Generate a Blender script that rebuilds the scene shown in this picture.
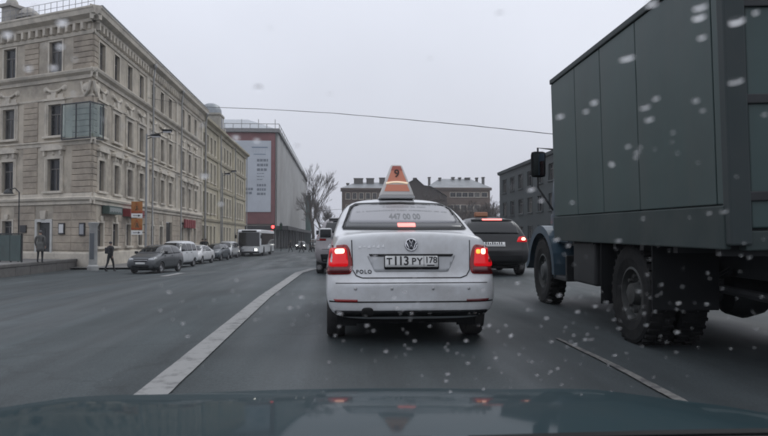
import bpy, bmesh, math, random
from mathutils import Vector, Matrix
from mathutils.bvhtree import BVHTree
from mathutils.geometry import tessellate_polygon
R = math.radians
for o in list(bpy.data.objects):
    bpy.data.objects.remove(o)
S = bpy.context.scene
COL = S.collection
rnd = random.Random(7)

# ------------------------------------------------------------------ camera
W, H, F = 768.0, 436.0, 680.0            # photograph size and focal length in its pixels
EYE = Vector((0, 0, 1.13))
YAW, PITCH = math.atan(44 / F), math.atan(20 / F)
cam_d = bpy.data.cameras.new('camera')
cam = bpy.data.objects.new('camera', cam_d)
COL.objects.link(cam)
cam.location = EYE
cam.rotation_euler = (math.pi / 2 + PITCH, 0, -YAW)
cam_d.sensor_width = 36
cam_d.lens = 36 * F / W
cam_d.clip_start = 0.02
cam_d.clip_end = 4000
cam_d.dof.use_dof = True
cam_d.dof.focus_distance = 11
cam_d.dof.aperture_fstop = 11
S.camera = cam
ROT = cam.rotation_euler.to_matrix()

# ------------------------------------------------------------------ sky and light (overcast)
SUN_EL, SUN_AZ = R(50), R(50)           # azimuth from +Y, negative = towards -X
w = bpy.data.worlds.new('World')
S.world = w
w.use_nodes = True
nt = w.node_tree
nt.nodes.clear()
out = nt.nodes.new('ShaderNodeOutputWorld')
bg = nt.nodes.new('ShaderNodeBackground')
sky = nt.nodes.new('ShaderNodeTexSky')
sky.sky_type = 'NISHITA'
sky.sun_disc = False
sky.sun_elevation = SUN_EL
sky.sun_rotation = SUN_AZ
sky.dust_density = 5
sky.air_density = 2
tc = nt.nodes.new('ShaderNodeTexCoord')
sep = nt.nodes.new('ShaderNodeSeparateXYZ')
ramp = nt.nodes.new('ShaderNodeValToRGB')     # overcast: the zenith about twice the horizon
ramp.color_ramp.elements[0].position = 0.0
ramp.color_ramp.elements[0].color = (6.2, 6.15, 7.05, 1)
ramp.color_ramp.elements[1].position = 1.0
ramp.color_ramp.elements[1].color = (12.8, 12.7, 13.9, 1)
noi = nt.nodes.new('ShaderNodeTexNoise')
noi.inputs['Scale'].default_value = 2.2
noi.inputs['Detail'].default_value = 4
cl = nt.nodes.new('ShaderNodeMapRange')
cl.inputs['From Min'].default_value = 0.3
cl.inputs['From Max'].default_value = 0.7
cl.inputs['To Min'].default_value = 0.95
cl.inputs['To Max'].default_value = 1.05
mul = nt.nodes.new('ShaderNodeVectorMath'); mul.operation = 'SCALE'
mix = nt.nodes.new('ShaderNodeMixRGB')
mix.inputs[0].default_value = 0.93
L = nt.links.new
L(tc.outputs['Generated'], sep.inputs[0])
L(sep.outputs['Z'], ramp.inputs[0])
L(tc.outputs['Generated'], noi.inputs['Vector'])
L(noi.outputs[0], cl.inputs[0])
L(ramp.outputs[0], mul.inputs[0])
L(cl.outputs[0], mul.inputs['Scale'])
L(sky.outputs[0], mix.inputs[1])
L(mul.outputs[0], mix.inputs[2])
L(mix.outputs[0], bg.inputs[0])
bg.inputs[1].default_value = 0.105
L(bg.outputs[0], out.inputs[0])
sd = bpy.data.lights.new('sun', 'SUN')
sd.energy = 0.6
sd.angle = R(25)
sd.color = (1, 0.98, 0.95)
sun = bpy.data.objects.new('sun', sd)
COL.objects.link(sun)
dirv = Vector((math.sin(SUN_AZ) * math.cos(SUN_EL), math.cos(SUN_AZ) * math.cos(SUN_EL), math.sin(SUN_EL)))
sun.rotation_euler = (-dirv).to_track_quat('-Z', 'Y').to_euler()
sun.location = dirv * 60
S.view_settings.view_transform = 'Standard'
S.view_settings.look = 'None'
S.view_settings.exposure = 0.0
S.view_settings.gamma = 1.0
S.view_settings.use_curve_mapping = False
S.render.engine = 'CYCLES'
S.cycles.use_denoising = True
S.cycles.filter_width = 2.1
S.cycles.max_bounces = 8
S.cycles.transparent_max_bounces = 12
S.cycles.volume_bounces = 1
S.cycles.caustics_refractive = False
S.cycles.caustics_reflective = False

# ------------------------------------------------------------------ helpers
def ray(px, py):
    return (ROT @ Vector(((px - W / 2) / F, -(py - H / 2) / F, -1))).normalized()

def at(px, py, Y):
    """the point on a pixel's ray at street distance Y"""
    d = ray(px, py)
    return EYE + d * (Y / d.y)

def smooth(t):
    t = max(0.0, min(1.0, t))
    return t * t * (3 - 2 * t)

def gz(x, y):
    """height of the carriageway: our lane climbs gently to a crest, the rest of the street lies lower"""
    r = 0.0118 * max(-12.0, min(17.0, y))
    a = max(0.0, min(1.0, (-x - 1.6) / 11.5))
    tl = 0.5 * a + 0.5 * smooth(a)
    ty = smooth((y - 19) / 26)
    t = 1 - (1 - tl) * (1 - ty)
    return r * (1 - t) - 0.87 * t

def ground_at(px, py):
    d = ray(px, py)
    t = 0.5
    while t < 400:
        p = EYE + d * t
        if p.z <= gz(p.x, p.y):
            return p
        t += 0.02 if t < 40 else 0.1
    return EYE + d * 400

MATS = {}
def mat(name, col, rough=0.6, metal=0.0, var=0.0, scale=3.0, bump=0.0, bscale=None, emit=None, estr=0.0, spec=0.5, coat=0.0, dirt=None, dscale=0.8, damt=0.0, alpha=None, trans=0.0, dstretch=None):
    if name in MATS:
        return MATS[name]
    m = bpy.data.materials.new(name)
    m.use_nodes = True
    n = m.node_tree
    b = n.nodes['Principled BSDF']
    b.inputs['Base Color'].default_value = (*col, 1)
    b.inputs['Roughness'].default_value = rough
    b.inputs['Metallic'].default_value = metal
    b.inputs['Specular IOR Level'].default_value = spec
    b.inputs['Coat Weight'].default_value = coat
    b.inputs['Coat Roughness'].default_value = 0.06
    b.inputs['Transmission Weight'].default_value = trans
    if emit:
        b.inputs['Emission Color'].default_value = (*emit, 1)
        b.inputs['Emission Strength'].default_value = estr
    if var or bump or damt:
        g = n.nodes.new('ShaderNodeNewGeometry')
        last = None
        if var:
            t = n.nodes.new('ShaderNodeTexNoise')
            t.inputs['Scale'].default_value = scale
            t.inputs['Detail'].default_value = 6
            t.inputs['Roughness'].default_value = 0.65
            n.links.new(g.outputs['Position'], t.inputs['Vector'])
            mr = n.nodes.new('ShaderNodeMapRange')
            mr.inputs['From Min'].default_value = 0.3
            mr.inputs['From Max'].default_value = 0.7
            mr.inputs['To Min'].default_value = 1 - var
            mr.inputs['To Max'].default_value = 1 + var
            n.links.new(t.outputs[0], mr.inputs[0])
            vm = n.nodes.new('ShaderNodeVectorMath'); vm.operation = 'SCALE'
            vm.inputs[0].default_value = col
            n.links.new(mr.outputs[0], vm.inputs['Scale'])
            last = vm.outputs[0]
        if damt:
            t2 = n.nodes.new('ShaderNodeTexNoise')
            t2.inputs['Scale'].default_value = dscale
            t2.inputs['Detail'].default_value = 8
            t2.inputs['Roughness'].default_value = 0.7
            if dstretch:
                mp = n.nodes.new('ShaderNodeMapping'); mp.inputs['Scale'].default_value = dstretch
                n.links.new(g.outputs['Position'], mp.inputs['Vector']); n.links.new(mp.outputs[0], t2.inputs['Vector'])
            else:
                n.links.new(g.outputs['Position'], t2.inputs['Vector'])
            m2 = n.nodes.new('ShaderNodeMapRange')
            m2.inputs['From Min'].default_value = 0.45
            m2.inputs['From Max'].default_value = 0.72
            m2.inputs['To Max'].default_value = damt
            n.links.new(t2.outputs[0], m2.inputs[0])
            mx = n.nodes.new('ShaderNodeMixRGB')
            mx.inputs[1].default_value = (*col, 1)
            mx.inputs[2].default_value = (*(dirt or (0.08, 0.07, 0.06)), 1)
            if last:
                n.links.new(last, mx.inputs[1])
            n.links.new(m2.outputs[0], mx.inputs[0])
            last = mx.outputs[0]
        if last:
            n.links.new(last, b.inputs['Base Color'])
        if bump:
            t3 = n.nodes.new('ShaderNodeTexNoise')
            t3.inputs['Scale'].default_value = bscale or scale * 4
            t3.inputs['Detail'].default_value = 5
            n.links.new(g.outputs['Position'], t3.inputs['Vector'])
            bp = n.nodes.new('ShaderNodeBump')
            bp.inputs['Strength'].default_value = bump
            bp.inputs['Distance'].default_value = 0.02
            n.links.new(t3.outputs[0], bp.inputs['Height'])
            n.links.new(bp.outputs[0], b.inputs['Normal'])
    MATS[name] = m
    return m

def link(name, data, parent=None):
    o = bpy.data.objects.new(name, data)
    COL.objects.link(o)
    if parent is not None:
        o.parent = parent
    return o

def tag(o, label=None, cat=None, group=None, kind=None):
    if label: o['label'] = label
    if cat: o['category'] = cat
    if group: o['group'] = group
    if kind: o['kind'] = kind
    return o

def empty(name, loc=(0, 0, 0), rz=0.0, parent=None):
    o = link(name, None, parent)
    o.location = loc
    o.rotation_euler = (0, 0, rz)
    o.empty_display_size = 0.2
    return o

def copy_tree(o, parent=None):
    c = o.copy()
    COL.objects.link(c)
    c.parent = parent
    for ch in o.children:
        copy_tree(ch, c)
    return c

class MB:
    def __init__(s):
        s.v, s.f, s.m = [], [], []
    def add(s, vs, fs, mi=0):
        b = len(s.v)
        s.v += [tuple(v) for v in vs]
        s.f += [tuple(b + i for i in f) for f in fs]
        s.m += [mi] * len(fs)
        return s
    def box(s, x0, x1, y0, y1, z0, z1, mi=0, tf=None):
        vs = [(x0, y0, z0), (x1, y0, z0), (x1, y1, z0), (x0, y1, z0), (x0, y0, z1), (x1, y0, z1), (x1, y1, z1), (x0, y1, z1)]
        if tf: vs = [tf(v) for v in vs]
        return s.add(vs, [(0, 3, 2, 1), (4, 5, 6, 7), (0, 1, 5, 4), (1, 2, 6, 5), (2, 3, 7, 6), (3, 0, 4, 7)], mi)
    def bevbox(s, x0, x1, y0, y1, z0, z1, b=0.02, mi=0):
        bm = bmesh.new()
        bmesh.ops.create_cube(bm, size=1)
        for v in bm.verts:
            v.co = Vector(((x0 + x1) / 2 + v.co.x * (x1 - x0), (y0 + y1) / 2 + v.co.y * (y1 - y0), (z0 + z1) / 2 + v.co.z * (z1 - z0)))
        bmesh.ops.bevel(bm, geom=list(bm.edges), offset=b, segments=2, affect='EDGES', profile=0.6)
        bm.verts.index_update()
        s.add([v.co[:] for v in bm.verts], [[v.index for v in f.verts] for f in bm.faces], mi)
        bm.free()
        return s
    def tube(s, pts, r, n=8, mi=0, cap=True):
        pts = [Vector(p) for p in pts]
        rr = r if isinstance(r, (list, tuple)) else [r] * len(pts)
        vs, fs = [], []
        prev = None
        for i, p in enumerate(pts):
            t = (pts[min(i + 1, len(pts) - 1)] - pts[max(i - 1, 0)]).normalized()
            a = prev if prev is not None else (Vector((0, 0, 1)) if abs(t.z) < 0.9 else Vector((1, 0, 0)))
            a = (a - t * a.dot(t))
            if a.length < 1e-4: a = t.orthogonal()
            a.normalize()
            prev = a
            b = t.cross(a)
            for k in range(n):
                q = 2 * math.pi * k / n
                vs.append(p + (a * math.cos(q) + b * math.sin(q)) * rr[i])
        for i in range(len(pts) - 1):
            for k in range(n):
                fs.append((i * n + k, i * n + (k + 1) % n, (i + 1) * n + (k + 1) % n, (i + 1) * n + k))
        if cap:
            fs.append(tuple(reversed(range(n))))
            fs.append(tuple((len(pts) - 1) * n + k for k in range(n)))
        return s.add(vs, fs, mi)
    def lathe(s, prof, n=20, axis='Z', c=(0, 0, 0), mi=0, closed=False):
        """prof: (radius, along-axis) pairs"""
        vs, fs = [], []
        for r, h in prof:
            for k in range(n):
                q = 2 * math.pi * k / n
                a, b = r * math.cos(q), r * math.sin(q)
                v = (a, b, h) if axis == 'Z' else (h, a, b) if axis == 'X' else (b, h, a)
                vs.append((v[0] + c[0], v[1] + c[1], v[2] + c[2]))
        m = len(prof)
        for i in range(m if closed else m - 1):
            j = (i + 1) % m
            for k in range(n):
                fs.append((i * n + k, i * n + (k + 1) % n, j * n + (k + 1) % n, j * n + k))
        if not closed:
            if prof[0][0] > 1e-4: fs.append(tuple(reversed(range(n))))
            if prof[-1][0] > 1e-4: fs.append(tuple((m - 1) * n + k for k in range(n)))
        return s.add(vs, fs, mi)
    def prism(s, poly, y0, y1, mi=0, tf=None):
        """poly: (x, z) outline, extruded from y0 to y1"""
        n = len(poly)
        vs = [(p[0], y0, p[1]) for p in poly] + [(p[0], y1, p[1]) for p in poly]
        if tf: vs = [tf(v) for v in vs]
        fs = [tuple(range(n)), tuple(reversed(range(n, 2 * n)))]
        fs += [((i + 1) % n, i, n + i, n + (i + 1) % n) for i in range(n)]
        return s.add(vs, fs, mi)
    def mesh(s, name='mesh', mats=(), smoothed=False, recalc=True, angle=None):
        me = bpy.data.meshes.new(name)
        me.from_pydata(s.v, [], s.f)
        for m in (mats if isinstance(mats, (list, tuple)) else [mats]):
            me.materials.append(m)
        me.polygons.foreach_set('material_index', s.m)
        if recalc:
            bm = bmesh.new(); bm.from_mesh(me)
            bmesh.ops.recalc_face_normals(bm, faces=bm.faces)
            bm.to_mesh(me); bm.free()
        if smoothed:
            me.polygons.foreach_set('use_smooth', [True] * len(me.polygons))
            if angle:
                me.set_sharp_from_angle(angle=R(angle))
        return me
    def build(s, name, mats, parent=None, smoothed=False, angle=None, recalc=True):
        return link(name, s.mesh(name, mats, smoothed, recalc, angle), parent)

def text_mesh(txt, size, extrude=0.002, align='CENTER'):
    c = bpy.data.curves.new('lettering', 'FONT')
    c.body = txt
    c.size = size
    c.extrude = extrude
    c.offset = size * 0.022
    c.align_x = align
    c.align_y = 'CENTER'
    c.resolution_u = 3
    o = link('lettering', c)
    bpy.context.view_layer.update()
    dg = bpy.context.evaluated_depsgraph_get()
    me = bpy.data.meshes.new_from_object(o.evaluated_get(dg))
    bpy.data.objects.remove(o)
    bpy.data.curves.remove(c)
    return me

# ------------------------------------------------------------------ shared materials
M_STONE = mat('grey_stone', (0.46, 0.41, 0.335), 0.85, var=0.16, scale=1.3, bump=0.5, bscale=14, dirt=(0.12, 0.11, 0.10), dscale=0.35, damt=0.75)
M_TRIM = mat('pale_stucco', (0.58, 0.53, 0.45), 0.85, var=0.10, scale=2, bump=0.3, bscale=20, dirt=(0.17, 0.16, 0.15), dscale=0.6, damt=0.6)
M_BLOCK = mat('rusticated_stone', (0.385, 0.33, 0.265), 0.9, var=0.22, scale=1.1, bump=0.9, bscale=9, dirt=(0.11, 0.10, 0.09), dscale=0.8, damt=0.6)
M_YELLOW = mat('yellow_stucco', (0.44, 0.395, 0.29), 0.85, var=0.12, scale=0.7, bump=0.3, bscale=14, dirt=(0.17, 0.15, 0.12), dscale=0.3, damt=0.55)
M_PANE = mat('window_glass_dark', (0.018, 0.02, 0.024), 0.12, spec=0.35, var=0.5, scale=0.35)
M_PANE2 = mat('window_glass_curtain', (0.055, 0.055, 0.055), 0.15, spec=0.35, var=0.6, scale=1.2)
M_PANE3 = mat('window_glass_blind', (0.12, 0.115, 0.105), 0.2, spec=0.35, var=0.5, scale=1.0)
M_SASH = mat('window_sash', (0.14, 0.13, 0.12), 0.6)
M_TIN = mat('roof_tin', (0.13, 0.14, 0.145), 0.5, metal=0.3, var=0.2, scale=0.8, dirt=(0.10, 0.07, 0.05), damt=0.5)
M_BLACK = mat('black_plastic', (0.010, 0.011, 0.012), 0.6, spec=0.2)
M_RUBBER = mat('tyre_rubber', (0.02, 0.02, 0.021), 0.85, var=0.25, scale=9, dirt=(0.07, 0.065, 0.06), dscale=4, damt=0.5)
M_RIM = mat('wheel_metal', (0.30, 0.30, 0.31), 0.4, metal=0.7, var=0.2, scale=8)
M_DARKMETAL = mat('dark_metal', (0.03, 0.032, 0.034), 0.55, metal=0.3, var=0.3, scale=4)
M_CARGLASS = mat('car_glass', (0.008, 0.009, 0.01), 0.04, spec=0.6)
M_CHROME = mat('chrome', (0.6, 0.6, 0.62), 0.15, metal=1)
M_WHITEPLATE = mat('plate_white', (0.72, 0.72, 0.7), 0.4)
M_INK = mat('black_ink', (0.012, 0.012, 0.014), 0.5)
# ------------------------------------------------------------------ ground
def asphalt():
    m = bpy.data.materials.new('asphalt')
    m.use_nodes = True
    n = m.node_tree
    b = n.nodes['Principled BSDF']
    g = n.nodes.new('ShaderNodeNewGeometry')
    def noise(scale, detail, stretch=None, rough=0.6):
        t = n.nodes.new('ShaderNodeTexNoise')
        t.inputs['Scale'].default_value = scale
        t.inputs['Detail'].default_value = detail
        t.inputs['Roughness'].default_value = rough
        if stretch:
            mp = n.nodes.new('ShaderNodeMapping')
            mp.inputs['Scale'].default_value = stretch
            n.links.new(g.outputs['Position'], mp.inputs['Vector'])
            n.links.new(mp.outputs[0], t.inputs['Vector'])
        else:
            n.links.new(g.outputs['Position'], t.inputs['Vector'])
        return t.outputs[0]
    def rng(src, a, b_, c, d):
        r = n.nodes.new('ShaderNodeMapRange')
        for k, v in zip(('From Min', 'From Max', 'To Min', 'To Max'), (a, b_, c, d)):
            r.inputs[k].default_value = v
        n.links.new(src, r.inputs[0])
        return r.outputs[0]
    def mulv(a, b_):
        k = n.nodes.new('ShaderNodeMath'); k.operation = 'MULTIPLY'
        n.links.new(a, k.inputs[0]); n.links.new(b_, k.inputs[1])
        return k.outputs[0]
    patches = rng(noise(0.35, 5), 0.3, 0.7, 0.7, 1.28)
    lanes = rng(noise(1.0, 4, (1.3, 0.03, 1)), 0.3, 0.7, 0.62, 1.36)
    grain = rng(noise(55, 3), 0.3, 0.7, 0.7, 1.35)
    vo = n.nodes.new('ShaderNodeTexVoronoi')
    vo.feature = 'DISTANCE_TO_EDGE'
    vo.inputs['Scale'].default_value = 0.22
    wv = n.nodes.new('ShaderNodeVectorMath'); wv.operation = 'ADD'
    nz = n.nodes.new('ShaderNodeTexNoise'); nz.inputs['Scale'].default_value = 1.2; nz.inputs['Detail'].default_value = 5
    n.links.new(g.outputs['Position'], nz.inputs['Vector'])
    n.links.new(g.outputs['Position'], wv.inputs[0]); n.links.new(nz.outputs[1], wv.inputs[1])
    n.links.new(wv.outputs[0], vo.inputs['Vector'])
    crack = rng(vo.outputs['Distance'], 0.0, 0.010, 0.78, 1.0)
    val = mulv(mulv(mulv(patches, lanes), grain), crack)
    vm = n.nodes.new('ShaderNodeVectorMath'); vm.operation = 'SCALE'
    vm.inputs[0].default_value = (0.036, 0.0445, 0.047)
    n.links.new(val, vm.inputs['Scale'])
    n.links.new(vm.outputs[0], b.inputs['Base Color'])
    n.links.new(rng(noise(0.5, 4, (1, 0.15, 1)), 0.35, 0.65, 0.5, 0.85), b.inputs['Roughness'])
    b.inputs['Specular IOR Level'].default_value = 0.35
    bp = n.nodes.new('ShaderNodeBump'); bp.inputs['Strength'].default_value = 0.35; bp.inputs['Distance'].default_value = 0.008
    n.links.new(noise(70, 3), bp.inputs['Height'])
    n.links.new(bp.outputs[0], b.inputs['Normal'])
    return m
M_ASPHALT = asphalt()
M_PAVE = mat('pavement_slab', (0.17, 0.165, 0.16), 0.75, var=0.2, scale=1.5, bump=0.3, dirt=(0.08, 0.08, 0.08), damt=0.5)
M_KERB = mat('granite_kerb', (0.20, 0.19, 0.185), 0.8, var=0.2, scale=6, bump=0.3)
M_GRANITE = mat('dark_granite', (0.10, 0.095, 0.09), 0.75, var=0.25, scale=2, bump=0.4, dirt=(0.05, 0.05, 0.05), damt=0.6)

def sheet(name, xs, ys, fz, m):
    mb = MB()
    vs = [(x, y, fz(x, y)) for y in ys for x in xs]
    n = len(xs)
    fs = [(j * n + i, j * n + i + 1, (j + 1) * n + i + 1, (j + 1) * n + i) for j in range(len(ys) - 1) for i in range(n - 1)]
    mb.add(vs, fs)
    return mb.build(name, m, smoothed=True, recalc=False)

xs = [-1800, -900, -400, -200, -100, -60, -40, -30, -24, -20, -17] + [-15 + 0.6 * i for i in range(28)] + [2.5, 4, 6, 8, 12, 20, 30, 50, 100, 200, 400, 900, 1800]
ys = [-60, -30, -16] + [-12 + 1.0 * i for i in range(62)] + [52, 56, 62, 70, 80, 95, 120, 160, 220, 300, 500, 900, 1600, 2600]
tag(sheet('road', xs, ys, gz, M_ASPHALT), 'dark worn asphalt carriageway of the street', 'road', kind='structure')

# painted lines follow the carriageway
def marking(pix, label, wear):
    """pix: (left pixel x, right pixel x, pixel y) along the line"""
    mb = MB()
    rows = []
    for k in range(len(pix) - 1):
        a, b = pix[k], pix[k + 1]
        n = 10
        for i in range(n + (k == len(pix) - 2)):
            t = i / n
            l = ground_at(a[0] + (b[0] - a[0]) * t, a[2] + (b[2] - a[2]) * t)
            r = ground_at(a[1] + (b[1] - a[1]) * t, a[2] + (b[2] - a[2]) * t)
            rows.append((l, r))
    vs = []
    for l, r in rows:
        for k in range(3):
            p = l.lerp(r, k / 2)
            vs.append((p.x, p.y, gz(p.x, p.y) + 0.012))
    fs = [(3 * i + k, 3 * i + k + 1, 3 * i + k + 4, 3 * i + k + 3) for i in range(len(rows) - 1) for k in range(2)]
    mb.add(vs, fs)
    return tag(mb.build('lane_marking', wear), label, 'road marking', kind='structure')

def paint(name, col, lo, hi, scale):
    m = bpy.data.materials.new(name)
    m.use_nodes = True
    n = m.node_tree
    b = n.nodes['Principled BSDF']
    g = n.nodes.new('ShaderNodeNewGeometry')
    t = n.nodes.new('ShaderNodeTexNoise'); t.inputs['Scale'].default_value = scale; t.inputs['Detail'].default_value = 8; t.inputs['Roughness'].default_value = 0.75
    n.links.new(g.outputs['Position'], t.inputs['Vector'])
    r = n.nodes.new('ShaderNodeMapRange')
    r.inputs['From Min'].default_value = lo; r.inputs['From Max'].default_value = hi
    n.links.new(t.outputs[0], r.inputs[0])
    mx = n.nodes.new('ShaderNodeMixRGB')
    mx.inputs[1].default_value = (0.055, 0.055, 0.056, 1)
    mx.inputs[2].default_value = (*col, 1)
    n.links.new(r.outputs[0], mx.inputs[0])
    n.links.new(mx.outputs[0], b.inputs['Base Color'])
    b.inputs['Roughness'].default_value = 0.75
    return m
M_PAINT = paint('white_road_paint', (0.225, 0.225, 0.22), 0.28, 0.5, 5)
M_WORN = paint('worn_road_paint', (0.17, 0.165, 0.15), 0.40, 0.60, 9)
marking([(117, 158, 412), (132, 166, 398), (211, 231, 335), (259, 271, 297), (295, 303, 273), (310, 319, 268.8)], 'long white painted line curving along the near lane', M_PAINT)
marking([(555, 559, 339), (611, 619, 367), (678, 690, 404)], 'short worn white lane line in front of the truck wheels', M_WORN)
marking([(159, 167, 276.5), (178, 186, 273)], 'small white dash on the asphalt before the parked cars', M_PAINT)

# pavement along the left-hand buildings
PX0, PX1 = -12.3, -16.1
pv = sheet('pavement', [-40, -28, -20, PX1, -14, PX0], [44.2, 52, 62, 72, 84, 100, 118, 140, 200, 260], lambda x, y: gz(x, y) + 0.13, M_PAVE)
tag(pv, 'grey pavement along the stone buildings behind the parked cars', 'pavement', kind='structure')
mb = MB(); mb.bevbox(-0.11, 0.11, -0.59, 0.59, -0.12, 0.15, 0.015)
kerb_me = mb.mesh('kerb_stone', M_KERB)
for k in range(64):
    y = 44.8 + 1.2 * k
    o = link('kerb_stone', kerb_me, pv)
    o.location = (PX0 + 0.11, y, gz(PX0, y))
# raised terrace with a low granite wall in front of the corner building
TA = ground_at(-40, 283); TB = ground_at(88, 267.5)
def on(y):   # x of the terrace edge
    return TA.x + (TB.x - TA.x) * (y - TA.y) / (TB.y - TA.y)
TZ = -0.27
terrace = empty('terrace')
mb = MB()
n_seg = 9
mb.add([(on(TA.y) - 0.3, TA.y, TZ), (on(TB.y) - 0.3, TB.y, TZ), (TB.x - 26, TB.y + 16, TZ), (-60, TA.y + 14, TZ), (-60, TA.y, TZ)], [(0, 1, 2, 3, 4)])
mb.build('paving', M_PAVE, terrace)
LT = (Vector((TB.x, TB.y, 0)) - Vector((TA.x, TA.y, 0)))
ang = math.atan2(LT.y, LT.x)
seglen = LT.length / n_seg
mb = MB(); mb.bevbox(0.01, seglen - 0.01, 0.0, 0.32, -0.9, TZ - 0.1, 0.02)
wall_me = mb.mesh('wall_block', M_GRANITE)
mb = MB(); mb.bevbox(0.006, seglen - 0.006, -0.04, 0.40, TZ - 0.1, TZ + 0.05, 0.02)
cap_me = mb.mesh('coping_stone', M_GRANITE)
for k in range(n_seg):
    p = Vector((TA.x, TA.y, 0)) + LT * (k / n_seg)
    for nm, me in (('wall_block', wall_me), ('coping_stone', cap_me)):
        o = link(nm, me, terrace); o.location = p; o.rotation_euler = (0, 0, ang)
tag(terrace, 'low dark granite terrace wall in front of the corner building', 'wall')
# ------------------------------------------------------------------ facades
class Face:
    """a facade: local X along it, Y into it, Z up"""
    def __init__(s, root, o, th):
        s.root, s.o, s.th = root, Vector((o[0], o[1], 0)), th
        s.X = Vector((math.cos(th), math.sin(th), 0))
    def put(s, name, me, u=0, z=0, parent=None, y=0):
        o = link(name, me, s.root if parent is None else parent)
        if parent is None:
            p = s.o + s.X * u + Vector((-math.sin(s.th), math.cos(s.th), 0)) * y
            o.location = (p.x - s.root.location.x, p.y - s.root.location.y, z - s.root.location.z)
            o.rotation_euler = (0, 0, s.th)
        return o
    def wall(s, width, z0, z1, holes, m, depth=0.28, u0=0.0):
        us = sorted({u0, width} | {h[0] for h in holes} | {h[1] for h in holes})
        zs = sorted({z0, z1} | {h[2] for h in holes} | {h[3] for h in holes})
        us = [u for u in us if u0 <= u <= width]; zs = [z for z in zs if z0 <= z <= z1]
        def solid(i, j):
            if not (0 <= i < len(us) - 1 and 0 <= j < len(zs) - 1): return True
            c, d = (us[i] + us[i + 1]) / 2, (zs[j] + zs[j + 1]) / 2
            return not any(h[0] < c < h[1] and h[2] < d < h[3] for h in holes)
        mb = MB()
        for i in range(len(us) - 1):
            for j in range(len(zs) - 1):
                a, b, c, d = us[i], us[i + 1], zs[j], zs[j + 1]
                if solid(i, j):
                    mb.add([(a, 0, c), (b, 0, c), (b, 0, d), (a, 0, d)], [(0, 1, 2, 3)])
                else:
                    for (k, l), q in (((i - 1, j), [(a, 0, c), (a, 0, d), (a, depth, d), (a, depth, c)]), ((i + 1, j), [(b, 0, c), (b, depth, c), (b, depth, d), (b, 0, d)]),
                                      ((i, j - 1), [(a, 0, c), (a, depth, c), (b, depth, c), (b, 0, c)]), ((i, j + 1), [(a, 0, d), (b, 0, d), (b, depth, d), (a, depth, d)])):
                        if solid(k, l):
                            mb.add(q, [(0, 1, 2, 3)])
        return s.put('wall', mb.mesh('wall', m, recalc=False))

WCACHE = {}
def window_meshes(w, h, style):
    key = (round(w, 2), round(h, 2), style)
    if key in WCACHE: return WCACHE[key]
    e = 0.0025
    d = {}
    mb = MB()                                   # the moulded surround
    t, p = {'plain': (0.12, 0.05), 'wide': (0.34, 0.07), 'rich': (0.26, 0.10), 'ground': (0.15, 0.06), 'dark': (0.10, 0.04)}[style]
    trim = M_TEAL if style == 'dark' else M_TRIM
    mb.box(-w / 2 - t, -w / 2 - e, -p, 0.02, 0, h)
    mb.box(w / 2 + e, w / 2 + t, -p, 0.02, 0, h)
    mb.box(-w / 2 - t - e, w / 2 + t + e, -p - e, 0.02, h + e, h + t * 0.75)
    if style in ('rich', 'wide'):
        mb.box(-w / 2 - t * .55, -w / 2 - t * .3, -p - 0.05, -p - e, 0.02, h - 0.02)
        mb.box(w / 2 + t * .3, w / 2 + t * .55, -p - 0.05, -p - e, 0.02, h - 0.02)
    d['window'] = mb.mesh('window', trim)
    mb = MB()
    mb.bevbox(-w / 2 - t - 0.06, w / 2 + t + 0.06, -p - 0.14, 0.1, -0.16, -e, 0.02)
    d['sill'] = mb.mesh('sill', trim)
    if style == 'rich':
        mb = MB()
        z = h + t * 0.75 + e
        hw = w / 2 + t
        mb.box(-hw, hw, -p + 0.02, 0.02, z, z + 0.35)                    # frieze with a raised oval
        mb.lathe([(0.0, -p - 0.09), (0.10, -p - 0.07), (0.17, -p + 0.03)], 12, 'Y', (0, 0, z + 0.18))
        for sx in (-1, 1):
            mb.box(sx * (hw - 0.10) - 0.08, sx * (hw - 0.10) + 0.08, -p - 0.16, -p + 0.018, z + 0.02, z + 0.348)
        arc = [(-hw - 0.18, z + 0.352), (hw + 0.18, z + 0.352)] + [((hw + 0.18) * math.cos(q), z + 0.45 + 0.30 * math.sin(q)) for q in [math.pi * k / 10 for k in range(11)]]
        mb.prism(arc, -p - 0.22, 0.02)
        d['pediment'] = mb.mesh('pediment', M_TRIM)
    elif style == 'wide':
        mb = MB()
        z = h + t * 0.75 + e
        hw = w / 2 + t
        mb.box(-hw - 0.08, hw + 0.08, -p - 0.12, 0.02, z, z + 0.14)
        mb.prism([(-0.16, z + 0.142), (0.16, z + 0.142), (0.24, z + 0.6), (-0.24, z + 0.6)], -p - 0.10, 0.02)
        d['pediment'] = mb.mesh('pediment', M_TRIM)
    elif style == 'ground':
        mb = MB()
        z = h + t * 0.75 + e
        mb.prism([(-0.14, z), (0.14, z), (0.20, z + 0.34), (-0.20, z + 0.34)], -p - 0.08, 0.02)
        d['keystone'] = mb.mesh('keystone', M_TRIM)
    mb = MB()
    y0, y1 = 0.17, 0.23
    f = 0.06
    mb.box(-w / 2 + e, -w / 2 + f, y0, y1, e, h - e)
    mb.box(w / 2 - f, w / 2 - e, y0, y1, e, h - e)
    mb.box(-w / 2 + f + e, w / 2 - f - e, y0, y1, e, f)
    mb.box(-w / 2 + f + e, w / 2 - f - e, y0, y1, h - f, h - e)
    mb.box(-w / 2 + f + e, w / 2 - f - e, y0, y1, h * 0.68, h * 0.68 + f)
    mb.box(-f / 2, f / 2, y0 + e, y1 - e, f + e, h * 0.68 - e)
    d['sash'] = mb.mesh('sash', M_SASH)
    mb = MB(); mb.box(-w / 2 + 0.01, w / 2 - 0.01, 0.205, 0.24, 0.01, h - 0.01)
    d['pane'] = mb.mesh('pane', M_PANE)
    WCACHE[key] = d
    return d

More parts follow.
